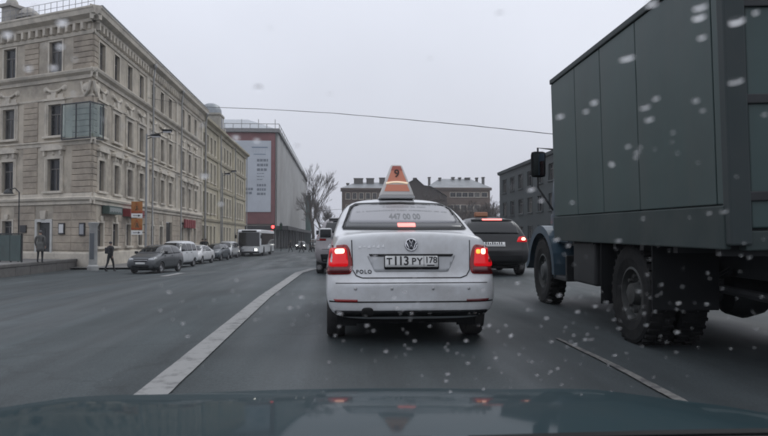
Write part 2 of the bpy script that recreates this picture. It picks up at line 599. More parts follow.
def window(face, u, z0, z1, w, style, sill=True):
    d = window_meshes(w, z1 - z0, style)
    o = face.put('window', d['window'], u, z0)
    for k, me in d.items():
        if k == 'window' or (k == 'sill' and not sill): continue
        c = link(k, me, o)
        if k == 'pane':
            q = rnd.random()
            c.material_slots[0].link = 'OBJECT'
            c.material_slots[0].material = M_PANE3 if q < .13 else M_PANE2 if q < .38 else M_PANE
    return o

def ledge(face, name, u0, u1, prof, m, z):
    """prof: (out, up) outline of a moulding swept along the facade; 'out' positive is proud"""
    mb = MB()
    n = len(prof)
    vs = [(u0, -p[0], p[1]) for p in prof] + [(u1, -p[0], p[1]) for p in prof]
    fs = [(i, (i + 1) % n, n + (i + 1) % n, n + i) for i in range(n)] + [tuple(range(n)), tuple(range(n, 2 * n))]
    mb.add(vs, fs)
    return face.put(name, mb.mesh(name, m), 0, z)

def blocks(face, spans, zs, m, proud, stagger=False, limit=None):
    """rusticated stone blocks, each an object: spans of u, courses of z"""
    cache = {}
    for ci in range(len(zs) - 1):
        for si, (a, b) in enumerate(spans):
            if stagger and ci % 2 and b - a > 0.5: b2 = b; a2 = a + 0.16
            else: a2, b2 = a, b
            key = (round(b2 - a2, 3), round(zs[ci + 1] - zs[ci], 3))
            if key not in cache:
                mb = MB(); mb.bevbox(0.012, key[0] - 0.012, -proud, 0.03, 0.014, key[1] - 0.014, 0.03)
                cache[key] = mb.mesh('stone_block', m)
            face.put('stone_block', cache[key], a2, zs[ci])

def lin(a, b, n): return [a + (b - a) * i / n for i in range(n + 1)]

# ------------------------------------------------------------------ corner building (A)
G = -0.74
M_TEAL = mat('teal_cladding', (0.034, 0.044, 0.046), 0.7, var=0.15, scale=0.4)
CA = at(91, 238, 45); CA = Vector((CA.x, CA.y))
LEN = 35.0
apt = empty('apartment_building', (CA.x, CA.y, G))
fs_ = Face(apt, (CA.x, CA.y), R(90))                 # street side
TH2 = math.radians(-28)
FW = 15.0
X2 = Vector((math.cos(TH2), math.sin(TH2)))
E2 = CA - X2 * FW
ff = Face(apt, E2, TH2)                              # side facing the crossing
Z_LEDGE, Z_F2, Z_MID, Z_F3, Z_COR, Z_TOP = 3.35, 4.1, 7.25, 7.6, 11.55, 15.0
ROOF = 16.2
rows = [(0.55, 2.15, 'ground'), (4.25, 6.3, 'rich'), (7.95, 9.95, 'wide'), (12.2, 14.2, 'plain')]
us = [1.6, 4.65, 7.65, 10.7, 14.2, 17.1, 20.0, 25.2, 28.2, 31.2]
ww = 1.15
holes = []
ground_door = (20.0,)
for u in us:
    for r, (a, b, st) in enumerate(rows):
        if r == 0 and u == 20.0:
            a, b = G + 0.02, 2.6
            holes.append((u - 1.1, u + 1.1, a, b)); continue
        holes.append((u - ww / 2, u + ww / 2, a, b))
fs_.wall(LEN, G - 0.3, Z_TOP + 0.2, holes, M_STONE)
for u in us:
    for r, (a, b, st) in enumerate(rows):
        if r == 0 and u == 20.0: continue
        window(fs_, u, a, b, ww, st)
# carriage arch with a dark gate
mb = MB()
mb.box(-1.08, -0.02, 0.16, 0.24, 0.02, 3.3); mb.box(0.02, 1.08, 0.16, 0.24, 0.02, 3.3)
for k in range(6): mb.box(-1.0 + 0.34 * k, -0.78 + 0.34 * k, 0.13, 0.158, 0.2, 2.9)
fs_.put('gate', mb.mesh('gate', mat('gate_paint', (0.03, 0.028, 0.026), 0.6)), 20.0, G)
# facing the crossing: three window axes from the corner leftwards, door at street level
fu = [FW - 3.4, FW - 7.9, FW - 12.3]
DOOR_U = FW - 4.3
fh = []
for u in fu:
    for r, (a, b, st) in enumerate(rows):
        if r == 0:
            if u == fu[1]: fh.append((u - 0.5, u + 0.5, 1.0, 2.3))
            elif u != fu[0]: fh.append((u - ww / 2, u + ww / 2, a, b))
            continue
        fh.append((u - 0.6, u + 0.6, a, b + 0.1))
fh.append((DOOR_U - 0.62, DOOR_U + 0.62, G + 0.2, 2.2))
ff.wall(FW, G - 0.3, Z_TOP + 0.2, fh, M_STONE)
for u in fu:
    for r, (a, b, st) in enumerate(rows):
        if r == 0:
            if u == fu[1]: window(ff, u, 1.0, 2.3, 1.0, 'ground')
            elif u != fu[0]: window(ff, u, a, b, ww, 'ground')
            continue
        window(ff, u, a, b + 0.1, 1.2, st)
mb = MB()
mb.box(-0.60, 0.60, 0.16, 0.22, 0.02, 2.72)
for sx in (-0.31, 0.31):
    mb.box(sx - 0.22, sx + 0.22, 0.14, 0.158, 0.25, 1.1); mb.box(sx - 0.22, sx + 0.22, 0.14, 0.158, 1.3, 2.3)
door = ff.put('door', mb.mesh('door', mat('door_paint', (0.028, 0.03, 0.032), 0.45)), DOOR_U, G + 0.2)
mb = MB()
for sx in (-1, 1):
    mb.box(sx * 0.72 - 0.09, sx * 0.72 + 0.09, -0.08, 0.02, 0, 2.74)
mb.box(-0.81, 0.81, -0.083, 0.02, 2.743, 2.93)
mb.build('surround', mat('white_trim', (0.5, 0.5, 0.48), 0.7, var=0.1), door)
mb = MB(); mb.prism([(-0.2, 2.93), (0.2, 2.93), (0.3, 3.5), (-0.3, 3.5)], -0.14, 0.02); mb.build('keystone', M_TRIM, door)
mb = MB(); mb.tube([(0.12, 0.09, 1.0), (0.12, 0.09, 1.3)], 0.02); mb.build('handle', M_CHROME, door)
# string courses, cornices
for f, u0, u1 in ((fs_, 0, LEN), (ff, 0, FW)):
    a, b = (u0 - 0.0, u1)
    ex = 0.42
    e0 = u0 - (ex if f is fs_ else 0); e1 = u1 + (ex if f is ff else 0)
    ledge(f, 'plinth', u0, u1, [(0, 0), (0.1, 0), (0.1, 0.9), (0.06, 1.0), (0, 1.0)], M_TRIM, G - 0.05)
    ledge(f, 'string_course', e0 + 0.1, e1 - 0.1, [(0, 0), (0.12, 0), (0.12, 0.18), (0.26, 0.28), (0.30, 0.42), (0.12, 0.50), (0.12, 0.72), (0, 0.72)], M_TRIM, Z_LEDGE)
    ledge(f, 'string_course', e0 + 0.1, e1 - 0.1, [(0, 0), (0.08, 0), (0.10, 0.2), (0.2, 0.26), (0.2, 0.34), (0, 0.38)], M_TRIM, Z_MID)
    ledge(f, 'cornice', e0, e1, [(0, 0), (0.10, 0), (0.12, 0.22), (0.36, 0.36), (0.42, 0.50), (0.42, 0.56), (0.05, 0.64), (0, 0.64)], M_TRIM, Z_COR)
    ledge(f, 'string_course', e0 + 0.3, e1 - 0.3, [(0, 0), (0.06, 0), (0.08, 0.12), (0, 0.14)], M_TRIM, 10.35)
    ledge(f, 'architrave', e0 + 0.2, e1 - 0.2, [(0, 0), (0.07, 0), (0.12, 0.2), (0.07, 0.25), (0, 0.25)], M_TRIM, 14.45)
    ledge(f, 'main_cornice', e0 - 0.3, e1 + 0.3, [(0, 0), (0.22, 0), (0.25, 0.18), (0.62, 0.36), (0.68, 0.62), (0.74, 0.7), (0.74, 0.8), (0, 0.95)], M_TRIM, Z_TOP + 0.2)
    mb = MB()                                           # small brackets below the eaves, too small to pick apart
    k = u0 + 0.3
    while k < u1 - 0.1:
        mb.prism([(k - 0.1, 0), (k + 0.1, 0), (k + 0.12, 0.48), (k - 0.12, 0.48)], -0.34, 0.0)
        mb.box(k + 0.22, k + 0.48, -0.05, 0.0, 0.05, 0.40)
        k += 0.7
    tag(f.put('eaves_bracket', mb.mesh('eaves_bracket', M_TRIM), 0, 14.72), kind='stuff')
    mb = MB()                                           # frieze panels with swags below the cornice
    for u in (us if f is fs_ else fu):
        for s_ in (-1, 1):
            c = u + s_ * 0.85
            mb.lathe([(0, -0.16), (0.14, -0.14), (0.22, 0.0)], 10, 'Y', (c, 0, 0.35))
        mb.tube([(u - 0.8, -0.06, 0.4), (u - 0.4, -0.1, 0.2), (u, -0.12, 0.14), (u + 0.4, -0.1, 0.2), (u + 0.8, -0.06, 0.4)], 0.09, 6)
        mb.box(u - 0.75, u + 0.75, -0.05, 0.0, -0.35, -0.02)
    tag(f.put('frieze_ornament', mb.mesh('frieze_ornament', M_TRIM), 0, 10.75), kind='stuff')
# corner cartouches
for f, u in ((fs_, 0.35), (ff, FW - 0.5)):
    mb = MB()
    mb.lathe([(0, -0.24), (0.22, -0.20), (0.36, 0.0)], 12, 'Y', (0, 0, 0.55))
    mb.tube([(-0.4, -0.08, 0.95), (-0.2, -0.14, 0.3), (0, -0.16, 0.02), (0.2, -0.14, 0.3), (0.4, -0.08, 0.95)], 0.1, 6)
    f.put('cartouche', mb.mesh('cartouche', M_TRIM), u, 10.4)
# rusticated quoins and ground-floor courses
floors = [(4.08, 7.25, 8), (7.65, 10.35, 7), (12.2, 14.4, 6)]
for a, b, n in floors:
    blocks(ff, [(FW - 1.75, FW)], lin(a, b, n), M_BLOCK, 0.09)
    blocks(fs_, [(0.0, 0.75)], lin(a, b, n), M_BLOCK, 0.09)
    blocks(ff, [(FW - 6.4, FW - 5.0)], lin(a, b, n), M_BLOCK, 0.06)
    blocks(ff, [(FW - 10.8, FW - 9.5)], lin(a, b, n), M_BLOCK, 0.06)
zc = lin(0.3, 3.3, 6)
dr = (DOOR_U - 0.85, DOOR_U + 0.85)
blocks(ff, [(dr[1], dr[1] + 1.7), (dr[1] + 1.7, FW)], zc, M_BLOCK, 0.05)
blocks(ff, [(fu[1] + 0.68, dr[0])], zc, M_BLOCK, 0.05)
blocks(ff, [(FW - 11.6, fu[1] - 0.68)], zc, M_BLOCK, 0.05)
prev = 0.0
for u in us:
    half = 1.15 if u == 20.0 else 0.76
    blocks(fs_, [(prev, u - half)], zc, M_BLOCK, 0.04)
    prev = u + half
blocks(fs_, [(prev, LEN)], zc, M_BLOCK, 0.04)
# pilaster strips beside the drainpipes and the pipes
M_PIPE = mat('drainpipe_tin', (0.30, 0.30, 0.29), 0.5, metal=0.3, var=0.15)
for u in (12.45, 22.6, LEN - 0.3):
    for a, b in ((4.07, 7.25), (7.63, 11.55), (12.19, 14.45)):
        mb = MB(); mb.box(-0.34, 0.34, -0.09, 0.0, 0, b - a - 0.004); fs_.put('pilaster', mb.mesh('pilaster', M_TRIM), u, a + 0.002)
    mb = MB(); mb.tube([(0, -0.62, ROOF - 0.6), (0, -0.58, 15.0), (0, -0.5, 14.3), (0, -0.5, 0.4), (0, -0.7, 0.1)], 0.075, 8)
    mb.lathe([(0.09, 15.15), (0.17, 15.45), (0.17, 15.6)], 8, 'Z', (0, -0.62, 0))
    fs_.put('drainpipe', mb.mesh('drainpipe', M_PIPE, smoothed=True), u, 0)
# roof: tin slope, chimneys and railing
IN = 9.0
c1 = Vector((CA.x + 0.75, CA.y - 0.55)); c2 = Vector((CA.x + 0.75, CA.y + LEN)); c3 = Vector((E2.x - 0.2, E2.y - 0.75))
n2 = Vector((-math.sin(TH2), math.cos(TH2)))
i1 = Vector((CA.x - 6, CA.y + 8)); i2 = Vector((CA.x - 6, CA.y + LEN)); i3 = Vector((E2.x + n2.x * 8, E2.y + n2.y * 8))
mb = MB()
lo, hi = ROOF - 0.08, ROOF + 2.0
mb.add([(*c1, lo), (*c2, lo), (*i2, hi), (*i1, hi), (*c3, lo), (*i3, hi)], [(0, 1, 2, 3), (0, 3, 5, 4)])
for p, q in ((c1, c2), (c1, c3)):
    mb.add([(*p, lo - 0.16), (*q, lo - 0.16), (*q, lo), (*p, lo)], [(0, 1, 2, 3)])
mb.add([(*i1, hi), (*i2, hi), (c2.x - 14, c2.y, hi), (*i3, hi)], [(0, 1, 2, 3)])
roof = mb.build('roof', M_TIN, apt); roof.location = (-CA.x, -CA.y, -G)
M_CHIM = mat('chimney_stucco', (0.34, 0.32, 0.29), 0.9, var=0.2, scale=3, bump=0.4)
for px, wch, ztop in ((12, 0.95, 18.75), (29, 1.5, 18.0), (38, 1.2, 17.55)):
    p = at(px, 20, 51.5)
    mb = MB()
    mb.bevbox(-wch / 2, wch / 2, -0.5, 0.5, ROOF - 0.4, ztop - 0.7, 0.03)
    mb.bevbox(-wch / 2 - 0.14, wch / 2 + 0.14, -0.64, 0.64, ztop - 0.7, ztop - 0.45, 0.04)
    mb.lathe([(wch / 2, ztop - 0.45), (wch / 2 * 0.8, ztop - 0.15), (wch * .2, ztop + 0.1), (0, ztop + 0.15)], 10, 'Z')
    ch = mb.build('chimney', M_CHIM, roof); ch.location = (p.x, p.y, 0); ch.rotation_euler = (0, 0, TH2)
mb = MB()
ra = c3 + (c1 - c3) * 0.02 + n2 * 0.5; rb = c1 + Vector((-0.7, 0.5))
nr = 26
for k in range(nr + 1):
    p = ra.lerp(rb, k / nr)
    mb.tube([(p.x, p.y, lo), (p.x, p.y, lo + 0.85)], 0.018, 4)
for zz in (0.45, 0.85):
    mb.tube([(*ra, lo + zz), (*rb, lo + zz)], 0.018, 4)
mb.build('railing', mat('railing_iron', (0.25, 0.25, 0.26), 0.6), roof)
# glazed corner oriel on the third storey
ori = empty('oriel', (CA.x, CA.y, 0)); ori.parent = apt; ori.location = (0, 0, -G)
M_GLASSY = bpy.data.materials.new('oriel_glass'); M_GLASSY.use_nodes = True
nq = M_GLASSY.node_tree; nq.nodes.clear()
q_o, q_t, q_g, q_m = (nq.nodes.new('ShaderNode' + k) for k in ('OutputMaterial', 'BsdfTransparent', 'BsdfGlossy', 'MixShader'))
q_t.inputs[0].default_value = (.86, .92, .93, 1); q_g.inputs[0].default_value = (.8, .88, .92, 1); q_g.inputs['Roughness'].default_value = .08
q_m.inputs[0].default_value = .05
nq.links.new(q_t.outputs[0], q_m.inputs[1]); nq.links.new(q_g.outputs[0], q_m.inputs[2]); nq.links.new(q_m.outputs[0], q_o.inputs[0])
M_FRAME = mat('oriel_frame', (0.03, 0.035, 0.04), 0.5)
def oriel_pt(s):      # s metres left (neg) or along the street (pos) from the corner, 0.45 proud
    if s <= 0:
        q = X2 * s - n2 * 0.42 + Vector((0.18, 0)); return q
    return Vector((0.42, s - 0.1))
sp = [-2.55, -1.25, 0.0, 0.9]
for i in range(3):
    a, b = oriel_pt(sp[i]), oriel_pt(sp[i + 1])
    mb = MB()
    nn = Vector((b.y - a.y, a.x - b.x)).normalized() * 0.02
    vs = [(a.x, a.y, 7.7), (b.x, b.y, 7.7), (b.x, b.y, 9.85), (a.x, a.y, 9.85)]
    mb.add(vs + [(v[0] - nn.x, v[1] - nn.y, v[2]) for v in vs], [(0, 1, 2, 3), (7, 6, 5, 4), (0, 4, 5, 1), (1, 5, 6, 2), (2, 6, 7, 3), (3, 7, 4, 0)])
    mb.build('pane', M_GLASSY, ori)
for s_ in sp:
    a = oriel_pt(s_); mb = MB(); mb.box(a.x - 0.035, a.x + 0.035, a.y - 0.035, a.y + 0.035, 7.6, 9.95); mb.build('mullion', M_FRAME, ori)
mb = MB()
pl = [oriel_pt(s_) for s_ in sp]
for zz in (7.6, 9.9):
    mb = MB(); mb.tube([(p.x, p.y, zz) for p in pl], 0.05, 6); mb.build('rail', M_FRAME, ori)
mb = MB()
wl = [X2 * -2.6, Vector((-0.1, 0.1)), Vector((0, 1.0))]
ring = [(p.x, p.y) for p in pl] + [(p.x, p.y) for p in reversed(wl)]
mb.add([(x, y, 7.5) for x, y in ring] + [(x, y, 7.6) for x, y in ring], [tuple(range(7)), tuple(range(7, 14))] + [(i, (i + 1) % 7, 7 + (i + 1) % 7, 7 + i) for i in range(7)])
mb.build('floor_slab', M_TRIM, ori)
tag(apt, 'four-storey grey stone corner building with rusticated quoins and rows of windows', 'building')

# plaques and shop signs on the corner building
M_PLQ = mat('plaque_dark', (0.02, 0.02, 0.022), 0.4); M_PLQW = mat('plaque_white', (0.6, 0.6, 0.6), 0.5)
M_RED = mat('sign_red', (0.20, 0.022, 0.025), 0.5, var=0.1); M_GREENSIGN = mat('sign_dark_green', (0.04, 0.07, 0.06), 0.5)
def board(name, face, u, z, w_, h_, m, label, cat, y=-0.14, th=0.09, m2=None):
    mb = MB(); mb.bevbox(-w_ / 2, w_ / 2, y, y + th, -h_ / 2, h_ / 2, 0.008)
    o = mb.build(name, m)
    p = face.o + face.X * u
    o.location = (p.x, p.y, z); o.rotation_euler = (0, 0, face.th)
    if m2:
        mb = MB(); mb.box(-w_ * .36, w_ * .36, y - 0.012, y - 0.002, -h_ * .38, h_ * .38); mb.build('panel', m2, o)
    return tag(o, label, cat)
board('wall_plaque', ff, FW - 6.2, 1.75, 0.6, 0.5, M_PLQ, 'square dark plaque to the left of the corner building door', 'plaque')
board('wall_plaque', ff, FW - 2.55, 1.75, 0.55, 0.75, M_PLQ, 'dark framed plaque with white face right of the corner building door', 'plaque', m2=M_PLQW)
board('wall_plaque', ff, FW - 0.7, 1.7, 0.5, 0.85, M_PLQ, 'tall dark plaque at the edge of the stone corner', 'plaque', m2=mat('plaque_grey', (0.3, 0.31, 0.33), 0.5))
sg = board('shop_sign', fs_, 3.3, 3.05, 2.9, 0.55, M_GREENSIGN, 'dark green shop sign above the first street windows', 'sign', y=-0.5, th=0.45)
mb = MB()
for k in range(9): mb.box(-1.2 + 0.27 * k, -1.05 + 0.27 * k, -0.52, -0.502, -0.15 + 0.05 * (k % 2), 0.16)
tag(mb.build('faded_lettering', mat('sign_letters_pale', (0.35, 0.37, 0.36), 0.5), sg), kind='stuff')
board('shop_sign', fs_, 8.0, 3.0, 3.6, 0.55, M_RED, 'red shop sign between green sign and roadworks signs', 'sign', y=-0.6, th=0.55)
sg = empty('shop_sign'); p = fs_.o + fs_.X * 27.5; sg.location = (p.x, p.y, 2.6); sg.rotation_euler = (0, 0, R(90))
mb = MB()
for k in range(5):
    mb = MB(); mb.bevbox(-2.5 + 1.02 * k, -1.72 + 1.02 * k, -0.42, -0.22, -0.45, 0.45, 0.05); mb.build('letter_block', M_RED, sg)
mb = MB(); mb.box(-2.7, 2.7, -0.2, 0.0, -0.1, 0.1); mb.build('mounting_bar', M_DARKMETAL, sg)
tag(sg, 'row of blocky red shop letters above parked white van', 'sign')

# ------------------------------------------------------------------ yellow building (B)
YB0, YB1 = CA.y + LEN + 0.15, 117.0
bx = CA.x - 0.15
yb = empty('apartment_building', (bx, YB0, G))
fb = Face(yb, (bx, YB0), R(90))
LB = YB1 - YB0
ub = [1.5, 3.9, 6.3, 8.7, 13.6, 16.1, 18.6, 21.1, 26.2, 28.7, 31.2, 33.7]
rb_ = [(0.3, 2.6, 'plain'), (4.2, 6.7, 'plain'), (8.1, 10.5, 'plain'), (11.6, 13.7, 'plain')]
fb.wall(LB, G - 0.3, 15.4, [(u - 0.55, u + 0.55, a, b) for u in ub for a, b, s_ in rb_], M_YELLOW)
for u in ub:
    for a, b, s_ in rb_: window(fb, u, a, b, 1.1, s_)
for z, pr in ((3.2, 0.25), (7.3, 0.2), (11.0, 0.25)):
    ledge(fb, 'string_course', 0, LB, [(0, 0), (pr * .6, 0), (pr, 0.25), (pr, 0.35), (0, 0.4)], M_YELLOW, z)
ledge(fb, 'main_cornice', 0.0, LB + 0.5, [(0, 0), (0.2, 0), (0.3, 0.3), (0.7, 0.5), (0.75, 0.75), (0, 0.85)], M_YELLOW, 14.6)
for u in (0.35, 11.1, 23.6, LB - 0.4):
    for a, b in ((3.61, 7.3), (7.71, 11.0), (11.41, 14.6)):
        mb = MB(); mb.box(-0.4, 0.4, -0.14, 0, 0, b - a - 0.004); fb.put('pilaster', mb.mesh('pilaster', M_YELLOW), u, a + 0.002)
    mb = MB(); mb.tube([(0, -0.3, 15.0), (0, -0.3, 0.2)], 0.08, 6); fb.put('drainpipe', mb.mesh('drainpipe', M_PIPE), u + 0.6, 0)
# attic: parapet strips and a domed turret
mb = MB(); mb.box(0.2, LB, 0.2, 0.6, 15.4, 16.1); fb.put('parapet', mb.mesh('parapet', M_YELLOW))
mb = MB(); mb.add([(0, 0.1, 15.45), (LB, 0.1, 15.45), (LB, 7, 18.0), (0, 7, 18.0)], [(0, 1, 2, 3)])
rfb = fb.put('roof', mb.mesh('roof', M_TIN))
mb = MB()
mb.bevbox(-1.6, 1.6, 0.3, 3.4, 15.45, 18.0, 0.05)
mb.bevbox(-1.75, 1.75, 0.2, 3.5, 18.0, 18.3, 0.05)
tur = fb.put('turret', mb.mesh('turret', mat('turret_stucco', (0.33, 0.31, 0.27), 0.9, var=0.2)), 15.5, 0)
mb = MB(); mb.lathe([(1.5, 18.3), (1.45, 18.9), (1.15, 19.5), (0.6, 19.8), (0.0, 19.9)], 16, 'Z', (0, 1.8, 0)); mb.build('dome', mat('turret_tin', (0.22, 0.24, 0.255), 0.4, metal=0.3, var=0.2), tur, True, 40)
mb = MB(); mb.box(-0.5, 0.5, 0.25, 0.32, 16.3, 17.7); mb.build('window', M_PANE, tur)
for u in (4, 8, 24, 30):
    mb = MB(); mb.bevbox(-0.5, 0.5, 2.2, 3.2, 15.8, 18.6 + 0.3 * (u % 3), 0.04); link('chimney', mb.mesh('chimney', M_CHIM), rfb).location = (u, 0, 0)
tag(yb, 'yellowish four-storey building with domed roof turret next to the corner building', 'building')

# ------------------------------------------------------------------ building wrapped in scaffold netting (C)
YC = 128.0
pc = at(275, 238, YC); pl_ = at(224, 238, YC)
XC1, XC0 = pc.x, pl_.x - 3
zt = at(275, 129, YC).z; zbm = at(275, 226, YC).z
scb = empty('scaffolded_building', (XC1, YC, G))
def c_put(mb, name, m, parent=None, smoothed=False):
    o = mb.build(name, m, parent or scb, smoothed)
    if parent is None: o.location = (-XC1, -YC, -G)
    return o
M_NET = mat('grey_netting', (0.34, 0.34, 0.335), 0.9, var=0.14, scale=0.25, bump=0.4, bscale=1.2, dirt=(0.22, 0.21, 0.20), dscale=0.12, damt=0.6)
M_REDCLOTH = mat('dull_red_cloth', (0.20, 0.088, 0.09), 0.9, var=0.2, scale=0.5)
LC = 112.0
npan = 16
for k in range(npan):
    y0, y1 = YC + LC * k / npan + 0.02, YC + LC * (k + 1) / npan - 0.02
    mb = MB()
    nu, nv = 6, 10
    rr = random.Random(k)
    off = [[(0.30 + 0.10 * math.sin(math.pi * i / nu) + 0.10 * rr.random() * (0 < i < nu)) for i in range(nu + 1)] for j in range(nv + 1)]
    vs = [(XC1 + off[j][i], y0 + (y1 - y0) * i / nu, zbm + (zt - 0.7 - zbm) * j / nv) for j in range(nv + 1) for i in range(nu + 1)]
    mb.add(vs, [(j * (nu + 1) + i, j * (nu + 1) + i + 1, (j + 1) * (nu + 1) + i + 1, (j + 1) * (nu + 1) + i) for j in range(nv) for i in range(nu)])
    c_put(mb, 'netting_panel', M_NET, smoothed=True)
for k in range(npan + 1):
    y = YC + LC * k / npan
    mb = MB(); mb.tube([(XC1 + 0.12, y, -0.9), (XC1 + 0.12, y, zt - 0.5)], 0.09, 6); c_put(mb, 'scaffold_pole', M_PIPE)
mb = MB(); mb.box(XC0, XC1 - 0.05, YC + 0.05, YC + LC, zbm, zt - 0.8); c_put(mb, 'wall', mat('old_stucco', (0.3, 0.27, 0.24), 0.9, var=0.15))
mb = MB(); mb.box(XC0, XC1 + 0.8, YC - 0.7, YC + LC, zt - 0.7, zt); c_put(mb, 'eaves_deck', mat('scaffold_deck', (0.22, 0.22, 0.22), 0.8, var=0.2))
mb = MB()
mb.add([(XC0, YC, zt + 0.02), (XC1, YC, zt + 0.02), (XC1 - 6, YC + 7, zt + 2.9), (XC0, YC + 7, zt + 2.9), (XC1, YC + LC, zt + 0.02), (XC1 - 6, YC + LC, zt + 2.9)], [(0, 1, 2, 3), (1, 4, 5, 2)])
rfc = c_put(mb, 'roof', mat('pale_roof', (0.36, 0.38, 0.40), 0.6, var=0.15))
mb = MB()
for k in range(9): mb.tube([(XC0 + (XC1 - XC0) * k / 8, YC - 0.6, zt), (XC0 + (XC1 - XC0) * k / 8, YC - 0.6, zt + 0.9 + (0.8 if k in (4, 6, 8) else 0))], 0.06, 4)
for k in range(28): mb.tube([(XC1 + 0.7, YC + 4 * k, zt), (XC1 + 0.7, YC + 4 * k, zt + 0.9)], 0.06, 4)
mb.tube([(XC0, YC - 0.6, zt + 0.85), (XC1 + 0.7, YC - 0.6, zt + 0.85), (XC1 + 0.7, YC + LC, zt + 0.85)], 0.06, 4)
mb.build('railing', M_PIPE, rfc)
z1 = at(260, 141, YC).z; z0 = at(260, 212, YC).z
zr = at(260, 224, YC).z
xb = at(271, 180, YC).x
mb = MB(); mb.box(XC0, XC1 - 0.02, YC - 0.25, YC - 0.05, zr, zt - 0.75); c_put(mb, 'red_hoarding', M_REDCLOTH)
mb = MB(); mb.box(XC0 + 0.5, xb, YC - 0.40, YC - 0.27, z0, z1)
ban = c_put(mb, 'banner', mat('banner_cloth', (0.48, 0.51, 0.55), 0.8, var=0.08, scale=0.4))
mb = MB()
rr = random.Random(5)
def rows_of(px0, px1, py0, py1, n, th):
    for k in range(n):
        y = py0 + (py1 - py0) * (k + 0.5) / n
        x = px0
        while x < px1 - 1:
            wd = rr.uniform(1.2, 3.2)
            a, b = at(x, y - th, YC - 0.42), at(min(px1, x + wd), y + th, YC - 0.42)
            mb.box(a.x, b.x, YC - 0.425, YC - 0.405, b.z, a.z)
            x += wd + 0.6
rows_of(257, 268, 158, 172, 3, 1.3)
rows_of(257, 266, 183, 196, 3, 1.2)
rows_of(245, 253, 187, 195, 2, 1.2)
rows_of(257, 264, 172, 181, 3, 0.4)
tag(mb.build('faded_lettering', mat('banner_ink', (0.19, 0.21, 0.24), 0.8), ban), kind='stuff')
mb = MB()
for x, y0_, y1_, wd in ((253, 148.8, 153.2, .5), (256, 149.4, 152.6, .35), (258.5, 148.8, 153.2, .5), (262, 149.2, 152.8, .4), (265, 148.8, 153, .5)):
    a, b = at(x, y0_, YC - .42), at(x + wd * 2.4, y1_, YC - .42)
    mb.box(a.x, b.x - .2, YC - .425, YC - .405, b.z, a.z)
a, b = at(252, 147, YC), at(268, 148.3, YC); mb.box(a.x, b.x, YC - 0.425, YC - 0.405, b.z, a.z)
a, b = at(254, 154, YC), at(266, 155, YC); mb.box(a.x, b.x, YC - 0.425, YC - 0.405, b.z, a.z)
mb.build('emblem', mat('banner_blue', (0.22, 0.27, 0.34), 0.8), ban)
# dark pedestrian gallery at street level
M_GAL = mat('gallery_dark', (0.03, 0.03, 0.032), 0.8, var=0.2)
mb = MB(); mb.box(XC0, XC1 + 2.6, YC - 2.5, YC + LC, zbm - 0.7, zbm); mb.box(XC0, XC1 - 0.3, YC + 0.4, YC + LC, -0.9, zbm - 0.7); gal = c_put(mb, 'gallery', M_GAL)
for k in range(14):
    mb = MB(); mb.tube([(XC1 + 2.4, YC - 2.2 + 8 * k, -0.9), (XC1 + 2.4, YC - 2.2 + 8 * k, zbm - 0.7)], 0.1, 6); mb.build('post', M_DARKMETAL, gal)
tag(scb, 'large building wrapped in grey scaffold netting with white banner and red border', 'building')

# green netted end of the street beyond it
p = at(300, 238, 236)
mb = MB()
vs = []
for k in range(5):
    for j in range(6):
        vs.append((p.x - 1 + 1.2 * k + 0.15 * (j % 2), 234 - 0.3 * (k % 2), -0.8 + 3.3 * j))
mb.add(vs, [(k * 6 + j, (k + 1) * 6 + j, (k + 1) * 6 + j + 1, k * 6 + j + 1) for k in range(4) for j in range(5)])
gn = empty('netted_scaffold', (0, 0, 0))
mb.build('netting', mat('green_netting', (0.07, 0.13, 0.115), 0.9, var=0.2, scale=0.5), gn, True)
mb = MB()
for k in range(5): mb.tube([(p.x - 1 + 1.2 * k, 234.3, -0.9), (p.x - 1 + 1.2 * k, 234.3, 16)], 0.08, 4)
mb.build('pole', M_PIPE, gn)
tag(gn, 'narrow green netted scaffold at the far end of the grey wrapped building', 'scaffold')

